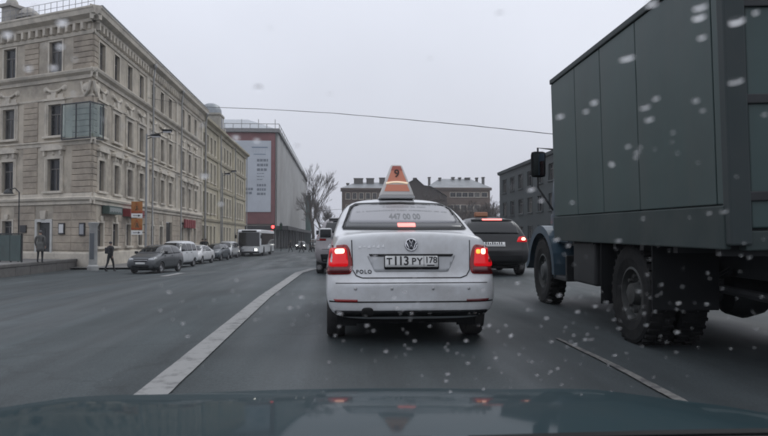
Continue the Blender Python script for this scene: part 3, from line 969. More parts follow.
# ------------------------------------------------------------------ far buildings closing the street
def far_building(px0, px1, Y, ye, yr, m, label, win, chims, hip=4.0):
    a, b = at(px0, ye, Y), at(px1, ye, Y)
    x0, x1, ze = a.x, b.x, a.z
    zr_ = at(px0, yr, Y + 6).z
    root = empty('far_building', (x0, Y, -0.87))
    f = Face(root, (x0, Y), 0.0)
    wd = x1 - x0
    hs = []
    for (p0, p1, n, ya, yb_, w_) in win:
        for k in range(n):
            c = at(p0 + (p1 - p0) * (k / max(1, n - 1)), ya, Y).x - x0
            hs.append((c - w_ / 2, c + w_ / 2, at(p0, yb_, Y).z, at(p0, ya, Y).z))
    f.wall(wd, -1.2, ze, hs, m)
    for h in hs: window(f, (h[0] + h[1]) / 2, h[2], h[3], h[1] - h[0], 'plain')
    ledge(f, 'main_cornice', -0.4, wd + 0.4, [(0, 0), (0.3, 0), (0.5, 0.5), (0.5, 0.7), (0, 0.8)], m, ze - 0.6)
    ledge(f, 'string_course', 0, wd, [(0, 0), (0.2, 0), (0.25, 0.3), (0, 0.35)], m, ze - 6.5)
    mb = MB()
    mb.add([(0, 0, -0.3), (0, 14, -0.3), (0, 14, ze), (0, 0, ze), (wd, 0, -0.3), (wd, 14, -0.3), (wd, 14, ze), (wd, 0, ze)], [(0, 1, 2, 3), (4, 5, 6, 7), (1, 5, 6, 2)])
    f.put('side_wall', mb.mesh('side_wall', m))
    mb = MB()
    mb.add([(-0.4, -0.4, ze + 0.1), (wd + 0.4, -0.4, ze + 0.1), (wd - hip, 7, zr_), (hip, 7, zr_), (wd + 0.4, 14.4, ze + 0.1), (-0.4, 14.4, ze + 0.1)], [(0, 1, 2, 3), (1, 4, 2), (4, 5, 3, 2), (5, 0, 3)])
    rf = f.put('roof', mb.mesh('roof', M_TINFAR))
    for (c0, c1_, yt, yb_, dy) in chims:
        xa, xb_ = at(c0, yt, Y + dy).x - x0, at(c1_, yt, Y + dy).x - x0
        mb = MB(); mb.bevbox(xa, xb_, dy, dy + 1.2, ze, at(c0, yt, Y + dy).z - 0.25, 0.03)
        mb.bevbox(xa - 0.12, xb_ + 0.12, dy - 0.12, dy + 1.32, at(c0, yt, Y + dy).z - 0.25, at(c0, yt, Y + dy).z, 0.03)
        mb.build('chimney', M_CHIMD, rf)
    return tag(root, label, 'building')
M_TINFAR = mat('grey_tin_far', (0.20, 0.21, 0.22), 0.5, metal=0.2, var=0.25, scale=0.5)
M_CHIMD = mat('sooty_chimney', (0.10, 0.095, 0.09), 0.9, var=0.3)
M_BRICK = mat('brown_brick', (0.12, 0.085, 0.068), 0.9, var=0.15, scale=0.6, dirt=(0.06, 0.055, 0.05), damt=0.5, dscale=0.2)
M_BRICK2 = mat('tan_brick', (0.15, 0.108, 0.085), 0.9, var=0.15, scale=0.6, dirt=(0.07, 0.06, 0.055), damt=0.5, dscale=0.2)
far_building(342, 413, 185, 188.5, 182, M_BRICK, 'long brown building with three broad chimney stacks behind the taxi sign',
             [(348, 408, 10, 193, 199, 1.1), (348, 408, 10, 205, 212, 1.1)], [(346.5, 349, 183, 190, 4), (354, 363, 178, 190, 5), (366.5, 374, 178, 190, 5), (379.5, 385, 177.5, 190, 5), (392, 396, 180, 190, 5)])
far_building(428, 490, 180, 188, 178.5, M_BRICK2, 'tan building with many small chimneys behind the taxi right rear pillar',
             [(453, 477, 5, 192.5, 197, 1.5), (484.5, 484.6, 1, 192.5, 197, 1.5), (437, 477, 7, 205, 211, 1.5)], [(428.5, 430.5, 177, 188, 5), (439, 441, 177.5, 188, 5), (452, 454.5, 177, 188, 6), (459, 461, 177.3, 188, 6), (465.5, 470, 177.5, 188, 6), (476, 478, 177.5, 188, 6), (482.5, 484.5, 177, 188, 4)])
# dark gabled house between the two
gx0, gx1, gy = at(404, 200, 172).x, at(447, 200, 172).x, 172
ga = [(gx0, -1.2), (gx1, -1.2), (gx1, at(447, 197, gy).z), (at(431, 190, gy).x, at(431, 187, gy).z), (at(424, 190, gy).x, at(424, 186, gy).z), (at(416, 180, gy).x, at(416, 179, gy).z), (gx0, at(404, 185, gy).z)]
gb = empty('far_building', (0, 0, 0))
mb = MB(); mb.prism(ga, gy, gy + 7.5); mb.build('wall', mat('dark_brick', (0.06, 0.048, 0.042), 0.95, var=0.2, scale=0.5), gb)
mb = MB()
tops = ga[2:]
for (p, q) in zip(tops[:-1], tops[1:]):
    mb.add([(p[0], gy - 0.5, p[1] + 0.15), (q[0], gy - 0.5, q[1] + 0.15), (q[0], gy + 7.8, q[1] + 0.15), (p[0], gy + 7.8, p[1] + 0.15)], [(0, 1, 2, 3)])
mb.build('roof', mat('dark_tin', (0.07, 0.07, 0.072), 0.6), gb)
mb = MB(); c = at(416, 177, gy); mb.bevbox(c.x - 0.5, c.x + 0.5, gy + 2, gy + 3, c.z - 1.8, c.z, 0.05); mb.build('chimney', M_CHIMD, gb)
tag(gb, 'dark brown gabled house with one chimney between the two far buildings', 'building')

# dark teal block on the right-hand side of the street
M_TEAL = mat('teal_cladding', (0.05, 0.06, 0.062), 0.7, var=0.15, scale=0.4)
ra_ = at(499.5, 173, 96)
tb = empty('office_block', (ra_.x, 96, -0.87))
ft = Face(tb, (ra_.x, 96), R(-90))                   # faces the street (-X), X runs towards us
LT_ = 44.0
htop = ra_.z
tr = [(1.0, 2.6), (4.2, 6.0), (7.4, 9.2)]
tu = [3 + 4.2 * k for k in range(10)]
ft.wall(LT_, -1.2, htop, [(u - 1.0, u + 1.0, a, b) for u in tu for a, b in tr], M_TEAL)
for u in tu:
    for a, b in tr: window(ft, u, a, b, 2.0, 'dark')
ledge(ft, 'main_cornice', -0.2, LT_, [(0, 0), (0.25, 0.1), (0.3, 0.45), (0, 0.5)], M_TEAL, htop - 0.4)
mb = MB(); mb.box(0, LT_, 0.05, 14, htop - 0.3, htop + 0.05); ft.put('roof', mb.mesh('roof', M_TINFAR))
mb = MB(); mb.add([(0, 0, -1), (0, 14, -1), (0, 14, htop), (0, 0, htop), (LT_, 0, -1), (LT_, 14, -1), (LT_, 14, htop), (LT_, 0, htop)], [(0, 1, 2, 3), (4, 5, 6, 7)]); ft.put('side_wall', mb.mesh('side_wall', M_TEAL))
tag(tb, 'dark teal flat-roofed block behind the truck mirror', 'building')
# ------------------------------------------------------------------ cars
# stations from the rear: y, zb, hw, zm, zs, ws, zt, wt
SEDAN = [
 (0.00, .36, .60, .47, .545, .58, .59, .50), (0.035, .29, .76, .47, .585, .745, .625, .70), (0.09, .26, .825, .48, .64, .80, .69, .74),
 (0.115, .25, .835, .50, .80, .775, .88, .70), (0.14, .25, .84, .52, .93, .755, 1.015, .675), (0.17, .25, .842, .53, .97, .745, 1.075, .665),
 (0.23, .25, .845, .54, .985, .745, 1.088, .67), (0.46, .24, .85, .55, 1.0, .755, 1.082, .69), (0.62, .24, .85, .55, .995, .765, 1.09, .735),
 (0.80, .24, .85, .55, .985, .77, 1.19, .715), (1.10, .22, .85, .55, .975, .775, 1.355, .665), (1.40, .21, .85, .55, .97, .78, 1.445, .625), (1.75, .21, .85, .55, .965, .78, 1.475, .60),
 (2.35, .21, .85, .55, .955, .78, 1.465, .57), (2.75, .21, .85, .55, .945, .775, 1.405, .575), (3.15, .21, .85, .55, .93, .77, 1.21, .61),
 (3.45, .22, .85, .55, .91, .765, 1.02, .64), (3.60, .22, .85, .55, .89, .76, .975, .66), (3.95, .23, .845, .54, .83, .75, .925, .66), (4.18, .25, .82, .5, .74, .73, .85, .62),
 (4.30, .26, .76, .48, .66, .68, .74, .56), (4.36, .30, .62, .46, .58, .54, .63, .42)]
HATCH = [
 (0.00, .38, .64, .50, .58, .62, .63, .54), (0.04, .30, .78, .50, .63, .77, .69, .72), (0.10, .27, .84, .52, .74, .81, .84, .74),
 (0.14, .26, .855, .54, .92, .79, 1.02, .70), (0.20, .26, .86, .56, .985, .78, 1.18, .66), (0.30, .25, .865, .57, 1.0, .785, 1.36, .61),
 (0.42, .25, .87, .57, 1.0, .79, 1.465, .585), (0.75, .24, .87, .57, .995, .79, 1.50, .58), (1.40, .23, .87, .57, .985, .795, 1.525, .585), (2.05, .23, .87, .57, .97, .795, 1.51, .585),
 (2.50, .23, .87, .57, .96, .79, 1.42, .59), (2.90, .23, .87, .57, .95, .785, 1.20, .63), (3.16, .24, .87, .57, .94, .78, 1.05, .66), (3.32, .24, .87, .57, .925, .775, 1.01, .68),
 (3.70, .25, .86, .56, .87, .765, .96, .67), (3.95, .27, .83, .53, .79, .74, .88, .63), (4.08, .28, .77, .5, .70, .69, .77, .57), (4.14, .32, .63, .48, .6, .55, .65, .43)]
VAN = [
 (0.00, .40, .66, .52, .62, .64, .68, .56), (0.04, .32, .80, .52, .80, .78, .95, .72), (0.09, .30, .87, .55, 1.0, .82, 1.35, .72),
 (0.14, .29, .885, .57, 1.05, .83, 1.66, .68), (0.30, .28, .89, .58, 1.05, .835, 1.78, .66), (0.80, .27, .89, .58, 1.05, .84, 1.82, .66), (1.6, .27, .89, .58, 1.045, .84, 1.83, .66),
 (2.40, .27, .89, .58, 1.04, .84, 1.80, .65), (2.75, .27, .89, .58, 1.03, .835, 1.68, .65), (3.10, .27, .89, .58, 1.02, .83, 1.40, .67), (3.36, .27, .89, .58, 1.0, .825, 1.18, .69),
 (3.50, .28, .89, .58, .98, .82, 1.12, .70), (3.85, .29, .875, .57, .92, .80, 1.03, .69), (4.08, .30, .84, .54, .82, .76, .92, .64), (4.19, .31, .77, .5, .72, .69, .79, .56), (4.24, .35, .62, .48, .6, .54, .66, .42)]

def car_body(stations, axles, rw, sx=1.0, sy=1.0, sz=1.0):
    bm = bmesh.new()
    rings = []
    for (y, zb, hw, zm, zs, ws, zt, wt) in stations:
        cr = min(0.05, (zt - zs) * 0.35)
        ze = zt - cr
        half = [(0, zb), (hw * .70, zb), (hw * .955, zb + .05), (hw, zm), ((hw * .6 + ws * .4), zm + (zs - zm) * .62), (ws, zs),
                (ws + (wt - ws) * .5 + .012, zs + (ze - zs) * .5), (wt, ze), (wt * .55, zt - cr * .25), (0, zt)]
        pts = half + [(-x, z) for x, z in reversed(half[1:-1])]
        rings.append([bm.verts.new((x * sx, y * sy, z * sz)) for x, z in pts])
    n = len(rings[0])
    for a, b in zip(rings[:-1], rings[1:]):
        for k in range(n):
            bm.faces.new((a[k], a[(k + 1) % n], b[(k + 1) % n], b[k]))
    for ring, rev in ((rings[0], True), (rings[-1], False)):       # end caps as quad strips
        for k in range(9):
            q = [ring[k], ring[k + 1], ring[(n - k - 1) % n], ring[(n - k) % n]]
            q = list(dict.fromkeys(q))
            if len(q) > 2: bm.faces.new(q if rev else list(reversed(q)))
    bmesh.ops.recalc_face_normals(bm, faces=bm.faces)
    me = bpy.data.meshes.new('body')
    bm.to_mesh(me); bm.free()
    o = link('body', me)
    o.modifiers.new('s', 'SUBSURF').levels = 2
    o.modifiers['s'].render_levels = 2
    mb = MB()
    for y in axles:
        for s in (-1, 1):
            mb.lathe([(rw * 1.16, s * 0.55), (rw * 1.16, s * 1.2)], 28, 'X', (0, y * sy, rw * 1.02))
    cutter = mb.build('cutter', M_BLACK)
    md = o.modifiers.new('b', 'BOOLEAN'); md.operation = 'DIFFERENCE'; md.object = cutter; md.solver = 'EXACT'; md.use_self = False
    bpy.context.view_layer.update()
    dg = bpy.context.evaluated_depsgraph_get()
    me2 = bpy.data.meshes.new_from_object(o.evaluated_get(dg))
    o.modifiers.remove(md)
    bpy.context.view_layer.update()
    dg = bpy.context.evaluated_depsgraph_get()
    bvh = BVHTree.FromObject(o, dg)
    bpy.data.objects.remove(o); bpy.data.objects.remove(cutter)
    me2.materials.clear()
    for p in me2.polygons: p.use_smooth = True; p.material_index = 0
    me2.set_sharp_from_angle(angle=R(50))
    return me2, bvh

def rounded(poly, r=0.02, n=3):
    out_ = []
    m = len(poly)
    for i in range(m):
        p, a, b = Vector(poly[i]), Vector(poly[i - 1]), Vector(poly[(i + 1) % m])
        ra_ = min(r, (a - p).length * .45, (b - p).length * .45)
        s, e = p + (a - p).normalized() * ra_, p + (b - p).normalized() * ra_
        for k in range(n + 1):
            t = k / n
            q = s * (1 - t) ** 2 + p * 2 * t * (1 - t) + e * t * t
            out_.append((q.x, q.y))
    return out_

def patch(bvh, poly, view, off=0.005, step=0.06, skirt=0.015):
    """a sheet laid on the body: poly in (x,z) for 'rear'/'front', (y,z) for 'left'/'right', (x,y) for 'top'"""
    bm = bmesh.new()
    vs = [bm.verts.new((p[0], p[1], 0)) for p in poly]
    bm.faces.new(vs)
    for ax in (0, 1):
        lo, hi = min(p[ax] for p in poly), max(p[ax] for p in poly)
        k = lo + step
        while k < hi - 1e-4:
            co = Vector((k, 0, 0)) if ax == 0 else Vector((0, k, 0)); no = Vector((1, 0, 0)) if ax == 0 else Vector((0, 1, 0))
            bmesh.ops.bisect_plane(bm, geom=bm.verts[:] + bm.edges[:] + bm.faces[:], plane_co=co, plane_no=no)
            k += step
    bm.verts.index_update()
    P, N = project(bvh, [(v.co.x, v.co.y) for v in bm.verts], view)
    mb = MB()
    faces = [[v.index for v in f.verts] for f in bm.faces]
    top = [p + n * off for p, n in zip(P, N)]
    mb.add(top, faces)
    nb = len(top)
    be = [e for e in bm.edges if len(e.link_faces) == 1]
    low = {}
    for e in be:
        for v in e.verts:
            if v.index not in low:
                low[v.index] = len(mb.v); mb.v.append(tuple(P[v.index] - N[v.index] * skirt))
    for e in be:
        a, b = e.verts[0].index, e.verts[1].index
        mb.f.append((a, b, low[b], low[a])); mb.m.append(0)
    bm.free()
    return mb

def project(bvh, pts, view):
    P, N = [], []
    for a, b in pts:
        if view == 'rear': o, d = Vector((a, -2, b)), Vector((0, 1, 0))
        elif view == 'front': o, d = Vector((a, 9, b)), Vector((0, -1, 0))
        elif view == 'left': o, d = Vector((-3, a, b)), Vector((1, 0, 0))
        elif view == 'right': o, d = Vector((3, a, b)), Vector((-1, 0, 0))
        else: o, d = Vector((a, b, 4)), Vector((0, 0, -1))
        h = bvh.ray_cast(o, d)
        if h[0] is None:
            t = o + d * (2.2 if view in ('rear',) else 3)
            h = bvh.find_nearest(t)
        n = h[1]
        if n.dot(d) > 0: n = -n
        P.append(h[0]); N.append(n)
    return P, N

def stroke(bvh, pts, view, wdt, off=0.003, step=0.05):
    """a narrow groove or strip along a polyline laid on the body"""
    dense = []
    for p, q in zip(pts[:-1], pts[1:]):
        p, q = Vector(p), Vector(q)
        n = max(1, int((q - p).length / step))
        dense += [p.lerp(q, k / n) for k in range(n)]
    dense.append(Vector(pts[-1]))
    L_, R_ = [], []
    for i, p in enumerate(dense):
        t = (dense[min(i + 1, len(dense) - 1)] - dense[max(i - 1, 0)]).normalized()
        nrm = Vector((-t.y, t.x)) * wdt / 2
        L_.append(p + nrm); R_.append(p - nrm)
    P, N = project(bvh, L_ + R_, view)
    m = len(dense)
    mb = MB()
    mb.add([p + n * off for p, n in zip(P, N)], [(i, i + 1, m + i + 1, m + i) for i in range(m - 1)])
    return mb

WHEELS = {}
def add_wheel(root, x, y, r, wd, side, steel=False):
    key = (r, wd, steel)
    if key not in WHEELS:
        a, b = MB(), MB()
        h = wd / 2
        a.lathe([(r * .62, -h * .8), (r * .72, -h), (r * .93, -h), (r * .985, -h * .8), (r, -h * .4), (r, h * .4), (r * .985, h * .8), (r * .93, h), (r * .72, h), (r * .62, h * .8)], 32, 'X', closed=True)
        b.lathe([(r * .63, -h * .9), (r * .63, h * .55), (r * .58, h * .75), (r * .55, h * .45), (r * .30, h * .30), (r * .16, h * .62), (0.0, h * .66)], 32, 'X')
        if not steel:
            for k in range(7):
                q = 2 * math.pi * k / 7
                c, s = math.cos(q), math.sin(q)
                b.tube([(h * .55, c * r * .14, s * r * .14), (h * .72, c * r * .57, s * r * .57)], r * .06, 6)
        WHEELS[key] = (a.mesh('tyre', M_RUBBER, True, angle=40), b.mesh('rim', M_RIM, True, angle=35))
    t, m = WHEELS[key]
    wo = empty('wheel', (x, y, r), parent=root)
    if side < 0: wo.rotation_euler = (0, 0, math.pi)
    link('tyre', t, wo); link('rim', m, wo)
    return wo

def emis(name, col, s, base=None):
    return mat(name, base or (0.2, 0.01, 0.01), 0.25, emit=col, estr=s, spec=0.6)
M_TAIL = mat('tail_lens_red', (0.22, 0.008, 0.008), 0.12, spec=0.6)
M_TAILDARK = mat('tail_lens_dark', (0.10, 0.012, 0.014), 0.12, spec=0.6)
M_TAILON = emis('tail_lamp_lit', (1.0, 0.004, 0.012), 0.5)
M_TAILHOT = emis('tail_lamp_core', (1.0, 0.50, 0.36), 4.5)
M_BRAKE = emis('brake_strip_lit', (1.0, 0.22, 0.20), 2.6)
M_HEADOFF = mat('headlamp_glass', (0.35, 0.36, 0.37), 0.08, spec=0.8)
M_HEADON = emis('headlamp_lit', (1.0, 0.96, 0.88), 22.0, (0.8, 0.8, 0.8))
M_GRILLE = mat('grille_black', (0.008, 0.008, 0.009), 0.7, spec=.15)
M_GAP = mat('panel_gap', (0.01, 0.01, 0.01), 0.8)

def paintmat(name, col, metal=0.0, dirt=(0.07, 0.065, 0.06), damt=0.25, coat=0.5):
    return mat(name, col, 0.38, metal=metal, var=0.03, scale=2, coat=coat, dirt=dirt, damt=damt, dscale=2.2)

def car(kind, paint, label, loc, rz, st=0.08, sx=1.0, sy=1.0, sz=1.0, name='car', tail='off', head='off', group=None, r=0.30, steel=False, roofbars=False, rear_plate=True):
    stations = {'sedan': SEDAN, 'hatch': HATCH, 'van': VAN}[kind]
    Lc = stations[-1][0] * sy
    ax = {'sedan': (0.80, 3.36), 'hatch': (0.72, 3.22), 'van': (0.78, 3.42)}[kind]
    me, bvh = car_body(stations, ax, r, sx, sy, sz)
    me.materials.append(paint)
    root = empty(name, loc, rz)
    tag(root, label, 'car', group)
    body = link('body', me, root)
    def P(nm, poly, view, m, parent=None, off=0.005, rd=0.03):
        if view in ('rear', 'front'): q = [(x * sx, z * sz) for x, z in poly]
        else: q = [(y * sy, z * sz) for y, z in poly]
        return patch(bvh, rounded(q, rd), view, off, st).build(nm, m, parent or root, True, recalc=True)
    def G_(pts, view, wd=0.012, nm='panel_gap'):
        if view in ('rear', 'front'): q = [(x * sx, z * sz) for x, z in pts]
        else: q = [(y * sy, z * sz) for y, z in pts]
        return stroke(bvh, q, view, wd, 0.003, st).build(nm, M_GAP, root)
    if kind == 'sedan':
        P('windscreen', [(-.66, 1.03), (.66, 1.03), (.55, 1.385), (-.55, 1.385)], 'front', M_CARGLASS)
        sw = [[(1.02, .99), (1.98, .985), (1.98, 1.385), (1.62, 1.40), (1.30, 1.28)], [(2.04, .985), (3.10, .965), (2.74, 1.30), (2.50, 1.375), (2.04, 1.385)]]
        heads = [(.42, .68), (.70, .64), (.775, .72), (.70, .80), (.46, .74)]
        seams = [[(2.01, .30), (2.01, .95)], [(3.12, .35), (3.12, .94)], [(1.18, .62), (1.12, .95)]]
        hz = .88
    elif kind == 'hatch':
        P('windscreen', [(-.69, 1.06), (.69, 1.06), (.57, 1.43), (-.57, 1.43)], 'front', M_CARGLASS)
        P('rear_window', [(-.62, 1.06), (.62, 1.06), (.53, 1.38), (-.53, 1.38)], 'rear', M_CARGLASS)
        sw = [[(.48, 1.03), (1.50, 1.01), (1.50, 1.43), (.72, 1.40)], [(1.56, 1.01), (2.84, .985), (2.52, 1.30), (2.26, 1.41), (1.56, 1.43)]]
        heads = [(.40, .74), (.72, .70), (.795, .80), (.72, .87), (.44, .80)]
        seams = [[(1.53, .32), (1.53, .98)], [(2.84, .36), (2.84, .96)], [(.62, .95), (.98, .70)]]
        hz = .92
        for s in (-1, 1):
            t = P('tail_lamp', [(s * .54, .86), (s * .80, .86), (s * .785, 1.00), (s * .60, .99)], 'rear', M_TAILON if tail == 'on' else M_TAIL, off=0.008)
            if tail == 'on': P('lamp_core', [(s * .66, .90), (s * .755, .90), (s * .75, .965), (s * .67, .965)], 'rear', M_TAILHOT, t, off=0.012)
        P('tail_spoiler', [(-.50, 1.395), (.50, 1.395), (.49, 1.43), (-.49, 1.43)], 'rear', M_BLACK, off=0.02)
        if tail == 'on': P('brake_strip', [(-.24, 1.40), (.24, 1.40), (.24, 1.425), (-.24, 1.425)], 'rear', M_BRAKE, off=0.028)
        P('bumper_trim', [(-.66, .33), (.66, .33), (.70, .52), (-.70, .52)], 'rear', M_BLACK, off=0.006)
        G_([(-.66, .64), (.66, .64), (.70, .84)], 'rear')
    else:
        P('windscreen', [(-.70, 1.17), (.70, 1.17), (.61, 1.66), (-.61, 1.66)], 'front', M_CARGLASS)
        P('rear_window', [(-.60, 1.15), (.60, 1.15), (.56, 1.62), (-.56, 1.62)], 'rear', M_CARGLASS)
        sw = [[(.35, 1.12), (1.10, 1.12), (1.10, 1.60), (.38, 1.58)], [(1.20, 1.12), (2.05, 1.11), (2.05, 1.64), (1.20, 1.62)], [(2.12, 1.11), (3.12, 1.10), (2.86, 1.50), (2.66, 1.63), (2.12, 1.64)]]
        heads = [(.44, .76), (.74, .74), (.80, .86), (.74, .98), (.50, .90)]
        seams = [[(2.09, .36), (2.09, 1.06)], [(3.10, .40), (3.10, 1.06)], [(1.15, .60), (1.15, 1.08)]]
        hz = 1.0
        for s in (-1, 1): P('tail_lamp', [(s * .76, .85), (s * .85, .85), (s * .82, 1.25), (s * .74, 1.25)], 'rear', M_TAIL, off=0.008)
    for view in ('left', 'right'):
        for k in sw: P('side_window', k, view, M_CARGLASS)
        for k in seams: G_(k, view)
        for k in (0.12, 1.05):
            y = (sw[1][0][0] + k)
            P('door_handle', [(y, hz - .02), (y + .16, hz - .02), (y + .16, hz + .015), (y, hz + .015)], view, M_BLACK if steel else paint, off=0.025, rd=0.01)
        P('sill_trim', [(ax[0] + .40, .24), (ax[1] - .40, .24), (ax[1] - .40, .33), (ax[0] + .40, .33)], view, M_BLACK, off=0.004)
    for s in (-1, 1):
        h = P('headlamp', [(s * a, b) for a, b in heads], 'front', M_HEADOFF, off=0.008)
        if head == 'on': P('lamp_core', [(s * (heads[0][0] + .1), heads[0][1] + .01), (s * (heads[1][0] - .03), heads[1][1] + .03), (s * (heads[2][0] - .06), heads[2][1]), (s * (heads[4][0] + .1), heads[4][1] - .01)], 'front', M_HEADON, h, off=0.014)
        my = sw[-1][1][0] - .12
        mb = MB(); mb.bevbox(s * .86 * sx - .09, s * .86 * sx + .09, my * sy - .05, my * sy + .07, (hz + .10) * sz, (hz + .24) * sz, .03)
        mb.box(s * .78 * sx - .05, s * .78 * sx + .05, my * sy - .02, my * sy + .03, (hz + .10) * sz, (hz + .14) * sz)
        mo = mb.build('side_mirror', paint if not steel else M_BLACK, root)
        mb = MB(); mb.bevbox(s * .86 * sx - .075, s * .86 * sx + .075, my * sy - .056, my * sy - .049, (hz + .115) * sz, (hz + .225) * sz, .002); mb.build('glass', M_CARGLASS, mo)
    hb = heads[0][1]
    g = P('grille', [(-.36, hb - .10), (.36, hb - .10), (.42, hb + .03), (-.42, hb + .03)], 'front', M_GRILLE, rd=.02)
    P('grille_bar', [(-.38, hb - .045), (.38, hb - .045), (.38, hb - .025), (-.38, hb - .025)], 'front', M_CHROME, g, off=.012, rd=.005)
    P('air_intake', [(-.46, .33), (.46, .33), (.50, .46), (-.50, .46)], 'front', M_GRILLE)
    pl = P('number_plate', [(-.26, .50), (.26, .50), (.26, .60), (-.26, .60)], 'front', M_WHITEPLATE, off=.014, rd=.005)
    if kind != 'sedan' and rear_plate:
        pz = .74 if kind == 'hatch' else .74
        pl = P('number_plate', [(-.26, pz), (.26, pz), (.26, pz + .11), (-.26, pz + .11)], 'rear', M_WHITEPLATE, off=.014, rd=.005)
    for y in ax:
        for s in (-1, 1): add_wheel(root, s * (0.84 * sx - .11), y * sy, r, 0.19, s, steel)
    mb = MB(); mb.box(-.66 * sx, .66 * sx, .45 * sy, Lc - .45, .17 * sz, .30 * sz); mb.build('underbody', M_BLACK, root)
    return root, bvh, P, G_

# ------------------------------------------------------------------ white taxi saloon straight ahead
WHITE = mat('white_car_paint', (0.59, 0.60, 0.61), 0.28, var=0.03, scale=2, coat=0.6, dirt=(0.26, 0.24, 0.215), dscale=2.6, damt=0.45)
TX, TY = 0.70, 6.55
taxi, tb_, P, G_ = car('sedan', WHITE, 'white taxi saloon with lit tail lamps and orange roof sign ahead', (TX, TY, gz(TX, TY + 2)), 0, st=0.035)
taxi.rotation_euler = (math.atan(0.0118), 0, R(0.8))
taxi.scale = (1, 1, 1.03)
taxi.location.z = gz(TX, TY)
# rear window with a lighter frame, lettering and brake strip
rw = P('rear_window', [(-.655, 1.112), (0, 1.107), (.655, 1.112), (.555, 1.345), (.50, 1.378), (0, 1.392), (-.50, 1.378), (-.555, 1.345)], 'rear', mat('rear_glass', (0.03, 0.033, 0.036), 0.05, spec=0.7), rd=.05)
seal = stroke(tb_, [(-.66, 1.110), (0, 1.105), (.66, 1.110), (.56, 1.345), (.50, 1.38), (0, 1.394), (-.50, 1.38), (-.56, 1.345), (-.66, 1.110)], 'rear', 0.022, 0.009, 0.03).build('window_seal', M_BLACK, rw)
bs = P('brake_strip', [(-.075, 1.125), (.115, 1.125), (.115, 1.160), (-.075, 1.160)], 'rear', M_BRAKE, rw, off=0.012, rd=.006)
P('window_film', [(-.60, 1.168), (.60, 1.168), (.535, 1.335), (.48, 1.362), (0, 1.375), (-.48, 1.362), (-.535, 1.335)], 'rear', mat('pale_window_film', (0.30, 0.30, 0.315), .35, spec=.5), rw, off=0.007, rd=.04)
def decal(me, ox, oz, m, nm, parent, off, flip=False):
    pts = [(v.co.x + ox, v.co.y + oz) for v in me.vertices]
    Pp, Nn = project(tb_, pts, 'rear')
    for v, p, n in zip(me.vertices, Pp, Nn): v.co = p + n * (off + v.co.z)
    me.materials.clear(); me.materials.append(m)
    return link(nm, me, parent)
M_STICK = mat('window_sticker', (0.42, 0.43, 0.44), 0.5)
M_LET = mat('sticker_lettering', (0.62, 0.63, 0.64), 0.5)
decal(text_mesh('447 00 00', 0.085, 0.0005), 0.02, 1.232, mat('sticker_dark', (0.16, 0.165, 0.17), 0.5), 'phone_number', rw, .009)
mb = MB()
rr = random.Random(3)
for (x0, x1, zc_, hh, arc) in ((-.20, .26, 1.345, .016, 0), (-.50, .50, 1.305, .012, .02)):
    x = x0
    while x < x1:
        wd = rr.uniform(.010, .022)
        zz = zc_ - arc * (x / .5) ** 2
        for kk in range(2):
            a = x + kk * wd * .6
            mb.add([(a, zz - hh / 2, 0), (a + wd * .35, zz - hh / 2, 0), (a + wd * .35, zz + hh * rr.uniform(.2, .6), 0), (a, zz + hh * rr.uniform(.2, .6), 0)], [(0, 1, 2, 3)])
        x += wd * 1.5 + (0.02 if rr.random() < .12 else 0)
decal(mb.mesh('faded_lettering', M_LET), 0, 0, mat('sticker_mid', (0.22, 0.225, 0.23), 0.5), 'faded_lettering', rw, .009)['kind'] = 'stuff'
# tail lamps: lens, lit bowl, glowing core, dark foot
P_, P = P, (lambda nm, poly, *a, **k: P_(nm, [(x, z - .025) for x, z in poly], *a, **k))
for s in (-1, 1):
    lens = P('tail_lamp', [(s * .575, .80), (s * .60, .93), (s * .63, .985), (s * .80, .965), (s * .835, .80), (s * .835, .70), (s * .59, .705)], 'rear', M_TAIL, off=0.010, rd=.03)
    P('lit_bowl', [(s * .615, .775), (s * .635, .955), (s * .785, .945), (s * .80, .775)], 'rear', M_TAILON, lens, off=0.014, rd=.03)
    P('lamp_foot', [(s * .605, .712), (s * .608, .765), (s * .82, .765), (s * .825, .712)], 'rear', M_TAILDARK, lens, off=0.014, rd=.015)
    if s < 0: P('lamp_core', [(-.745, .895), (-.655, .90), (-.655, .942), (-.742, .938)], 'rear', M_TAILHOT, lens, off=0.018, rd=.02)
    else:
        P('lamp_core', [(.645, .895), (.685, .895), (.685, .935), (.645, .935)], 'rear', emis('amber_core', (1.0, 0.32, 0.05), 2.4), lens, off=0.018, rd=.015)
        P('lamp_core', [(.695, .89), (.735, .89), (.735, .94), (.695, .94)], 'rear', M_TAILHOT, lens, off=0.018, rd=.015)
P = P_
# boot lid seam, plate niche, plate, badge
G_([(-.585, 1.0), (-.575, .72), (-.54, .665), (-.48, .645), (.48, .645), (.54, .665), (.575, .72), (.585, 1.0)], 'rear', .010)
G_([(-.74, .60), (.74, .60)], 'rear', .006)
P('plate_niche', [(-.44, .862), (.44, .862), (.36, .70), (-.36, .70)], 'rear', mat('niche_white', (0.45, 0.46, 0.47), 0.4, coat=.3, dirt=(0.3, 0.29, 0.27), damt=.4, dscale=4), off=0.004, rd=.02)
P('boot_handle', [(-.42, .868), (.42, .868), (.40, .845), (-.40, .845)], 'rear', M_GAP, off=0.010, rd=.008)
pf = P('plate_frame', [(-.268, .722), (.268, .722), (.268, .852), (-.268, .852)], 'rear', M_BLACK, off=0.018, rd=.012)
P('number_plate', [(-.26, .742), (.26, .742), (.26, .848), (-.26, .848)], 'rear', M_WHITEPLATE, pf, off=0.024, rd=.01)
for txt, size, x, z in (('T', .09, -.218, .793), ('1', .118, -.156, .797), ('1', .118, -.106, .797), ('3', .118, -.052, .797), ('P', .09, .022, .793), ('Y', .09, .080, .793), ('1', .083, .150, .806), ('7', .083, .190, .806), ('8', .083, .232, .806)):
    decal(text_mesh(txt, size, .0008), x, z, M_INK, 'lettering', pf, .026)
mb = MB()
